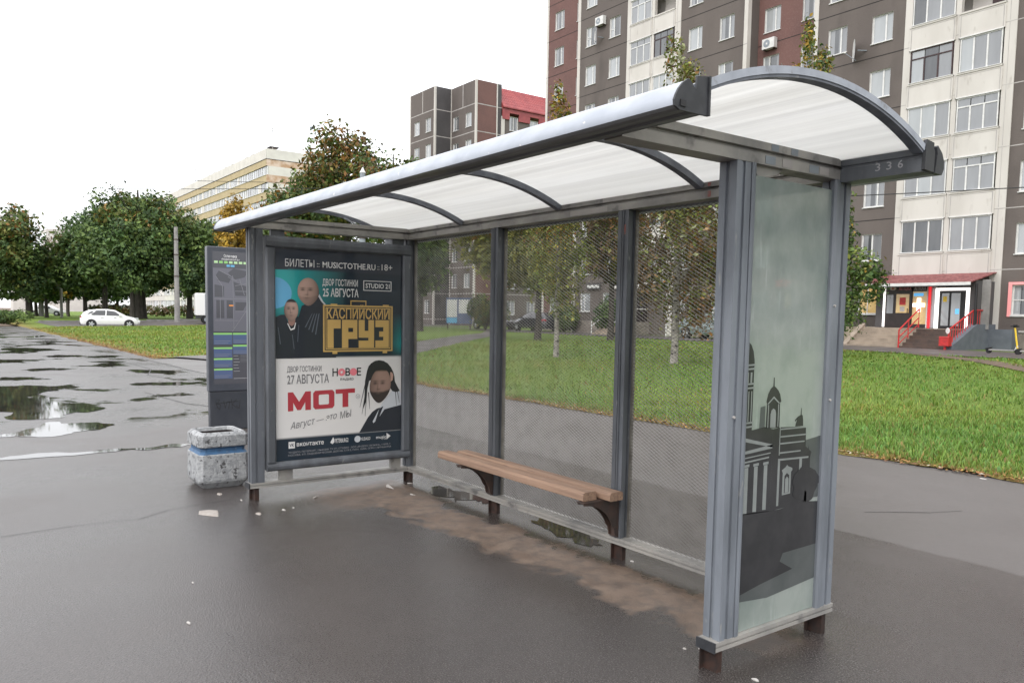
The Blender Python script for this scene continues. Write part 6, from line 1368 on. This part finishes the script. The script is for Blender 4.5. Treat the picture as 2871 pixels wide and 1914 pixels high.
# ================================================================== VEHICLES
def car(loc, rz, paint, label, grp=None, scale=1.0):
    t = thing('parked_car' if grp else 'hatchback_car', loc, label, 'car', grp, rz); t.scale = (scale,)*3
    # x forward; loft of cross sections: (x, half width low, half width belt, z bottom, z belt, half width roof, z roof)
    S = [(-2.12, .62, .62, .42, .75, .55, .78), (-2.05, .78, .78, .26, .88, .62, .95), (-1.85, .85, .84, .22, .96, .60, 1.22), (-1.5, .88, .87, .22, .95, .62, 1.39), (-.9, .89, .88, .22, .93, .63, 1.465),
         (-.2, .89, .88, .22, .92, .64, 1.475), (.35, .89, .88, .22, .92, .62, 1.40), (.85, .89, .87, .22, .93, .66, 1.14), (1.15, .88, .86, .22, .92, .74, .965), (1.6, .86, .82, .22, .84, .70, .87), (1.95, .78, .74, .26, .70, .62, .74), (2.13, .60, .58, .36, .55, .5, .58)]
    rings = []
    for x, wl, wb, zb2, zbelt, wr_, zr in S:
        rings.append([(x, -wl*.95, zb2), (x, -wl, zb2+.12), (x, -wl*1.0, (zb2+zbelt)/2), (x, -wb, zbelt), (x, -wr_, zr-.03), (x, -wr_*.75, zr), (x, wr_*.75, zr), (x, wr_, zr-.03), (x, wb, zbelt), (x, wl, (zb2+zbelt)/2), (x, wl, zb2+.12), (x, wl*.95, zb2)])
    b = MB(); b.rings(rings, paint); b.build('body', t, smooth=True)
    def side(pts):  # side glass follows belt to roof
        for s in (-1, 1):
            b = MB(); vs = []
            for x, q in pts:
                i = max(k for k in range(len(S)-1) if S[k][0] <= x); f = (x-S[i][0])/(S[i+1][0]-S[i][0]); A = [S[i][k]*(1-f)+S[i+1][k]*f for k in range(7)]
                y = A[2]*(1-q)+A[5]*q; z = A[4]*(1-q)+(A[6]-.03)*q; vs.append((x, s*(y+.012), z+.004))
            b.add(vs, [tuple(range(len(vs)))], 'cargl'); b.build('side_window', t)
    side([(-1.62, .35), (-1.2, .10), (-.35, .10), (-.32, .86), (-.95, .86), (-1.35, .75)]); side([(-.27, .10), (.78, .10), (.70, .4), (.38, .80), (.15, .86), (-.25, .86)])
    b = MB(); b.add([(.42, -.56, 1.385), (1.1, -.70, .99), (1.1, .70, .99), (.42, .56, 1.385)], [(0, 1, 2, 3)], 'cargl'); b.build('windscreen', t)
    b = MB(); b.add([(-1.58, -.54, 1.37), (-1.58, .54, 1.37), (-1.93, .58, 1.06), (-1.93, -.58, 1.06)], [(0, 1, 2, 3)], 'cargl'); b.build('rear_window', t)
    for s in (-1, 1):
        for x in (-1.32, 1.32):
            b = MB(); b.tube([(x, s*.70, .32), (x, s*.905, .32)], .365, 'black', 24); b.tube([(x, s*.72, .315), (x, s*.915, .315)], .315, 'tyre', 24); wh = b.build('wheel', t)
            b = MB(); b.tube([(x, s*.90, .315), (x, s*.921, .315)], .205, 'cardark', 20)
            for k in range(5): a = k*2*PI/5; b.bar((x, s*.925, .315), (x+.2*math.cos(a), s*.925, .315+.2*math.sin(a)), .085, .02, 'rim', up=(0, 1, 0))
            b.build('rim', wh)
        b = MB(); b.box(-2.10, -1.72, s*.74-.06, s*.80+.06, .80, .92, 'ink_red'); b.build('tail_light', t)
        b = MB(); b.box(1.72, 2.0, s*.70-.08, s*.70+.08, .68, .80, 'rim'); b.build('headlight', t)
        b = MB(); b.box(.62, .80, s*.90-.02 if s > 0 else -1.06, s*1.06 if s > 0 else -.88, .94, 1.06, paint); b.build('mirror', t)
        for x in (-.55, .35): b = MB(); b.box(x-.1, x+.08, s*.895-.012, s*.895+.012, .80, .83, 'cardark'); b.build('door_handle', t)
    b = MB(); b.box(-2.13, -1.9, -.7, .7, .22, .42, 'cardark'); b.build('bumper', t)
    return t
car((-63.3, 7.75, .02), PI/2-.165, 'carwhite', 'white hatchback driving along the side road on the left')
PC = 'cars parked by the far blocks'
for (x, y, rz, pnt, lb) in ((-47.2, 33.6, 0, 'cardark', 'dark parked car behind the first shelter post'), (-41.5, 33.6, PI, 'cardark', 'dark parked car half hidden at the left of the middle mesh panel'),
                            (-24.3, 33.4, 0, 'carteal', 'grey parked car low behind the right mesh panel'), (-119, 9.0, 1.2, 'carwhite', 'tiny white car far away between the left tree trunks'), (-112, 16.6, 1.2, 'carteal', 'grey-green car beyond the trees above the white hatchback')):
    car((x, y, Tz(x, y)+.04), rz, pnt, lb, PC)
# box truck
tr = thing('box_truck', (-68.6, 17.6, Tz(-68.6, 17.6)+.03), 'white box truck partly hidden behind the information stele', 'truck', None, PI/2-.2); 
b = MB(); b.box(-2.0, 1.9, -1.05, 1.05, .75, 2.75, 'carwhite'); b.build('cargo_box', tr, bevel=.04)
b = MB(); b.box(-2.03, -2.0, -1.0, -.02, .8, 2.7, 'white'); b.box(-2.03, -2.0, .02, 1.0, .8, 2.7, 'white'); b.box(-1.2, -1.15, -1.07, -1.05, .8, 2.7, 'polepaint'); b.build('cargo_door', tr)
b = MB(); b.prism([(2.0, .5), (3.6, .5), (3.6, 1.1), (3.3, 1.3), (2.9, 2.05), (2.0, 2.1)], 'y', -.95, .95, 'carwhite'); cb = b.build('cab', tr, bevel=.05)
b = MB(); b.prism([(2.3, 1.25), (3.15, 1.25), (2.85, 1.95), (2.3, 1.97)], 'y', -.965, .965, 'cargl'); b.build('side_window', cb)
b = MB(); b.box(-2.0, 3.2, -.45, .45, .45, .74, 'cardark'); b.box(-.6, 1.6, -1.0, 1.0, .5, .74, 'cardark'); b.build('chassis', tr)
for x in (-1.1, 2.75):
    for s in (-1, 1):
        b = MB(); b.tube([(x, s*.70, .38), (x, s*.98, .38)], .38, 'tyre', 20); wh = b.build('wheel', tr); b = MB(); b.tube([(x, s*.97, .38), (x, s*.995, .38)], .2, 'polepaint', 16); b.build('rim', wh)
# kick scooters
def scooter(x, y, rz, label):
    t = thing('kick_scooter', (x, y, Tz(x, y)+.06), label, 'scooter', 'kick scooters by the path', rz)
    b = MB(); b.box(-.55, .42, -.09, .09, .10, .16, 'concpole'); b.build('deck', t, bevel=.02)
    b = MB(); b.tube([(.5, 0, .22), (.36, 0, 1.02)], .032, 'yellowpaint', 10); b.build('stem', t)
    b = MB(); b.tube([(.48, 0, .12), (.50, 0, .30)], .028, 'white', 8); b.bar((.42, 0, .14), (.5, 0, .34), .05, .05, 'white'); b.build('fork', t)
    b = MB(); b.tube([(.36, -.26, 1.06), (.36, .26, 1.06)], .022, 'black', 8); b.box(.32, .42, -.06, .06, 1.02, 1.12, 'black'); b.build('handlebar', t)
    for x_ in (-.58, .52): b = MB(); b.tube([(x_, -.03, .11), (x_, .03, .11)], .11, 'tyre', 18); b.build('wheel', t)
    b = MB(); b.prism([(-.72, .15), (-.5, .20), (-.46, .24), (-.68, .20)], 'y', -.05, .05, 'black'); b.build('mudguard', t)
scooter(-7.05, 29.6, -.15, 'yellow-stemmed kick scooter standing on the path by the plinth'); scooter(-5.95, 29.7, .4, 'kick scooter cut by the right edge of the picture')
# blue and white notice board by the far blocks
nb = thing('notice_board', (-45.9, 29.4, Tz(-45.9, 29.4)), 'blue-framed white notice board on legs behind the left mesh panel', 'notice board', None, .5)
b = MB(); b.box(-1.15, 1.15, -.05, .05, .5, 2.5, 'ink_blue'); b.build('frame', nb)
b = MB(); b.box(-1.05, -.15, -.07, -.05, 1.0, 2.35, 'white'); b.box(.0, 1.05, -.07, -.05, 1.3, 2.35, 'white'); b.box(-1.05, -.15, -.07, -.05, .55, .95, 'ink_sky'); b.build('notice', nb)
for x_ in (-1.0, 1.0): b = MB(); b.box(x_-.04, x_+.04, -.04, .04, -.1, .5, 'iron'); b.build('leg', nb)
b = MB(); b.tube([(0, 0, 0), (0, 0, 2.2)], .04, 'white', 8); b.box(-.35, .35, -.04, .0, 1.55, 2.3, 'white'); b.box(-.28, .28, -.05, -.04, 1.95, 2.0, 'ink_dim')
o = b.build('sign_post', None, (0, 0, 0)); o.location = (-30.6, 32.0, GZ); tag(o, 'white sign post before the wall behind the middle mesh panel', 'sign')
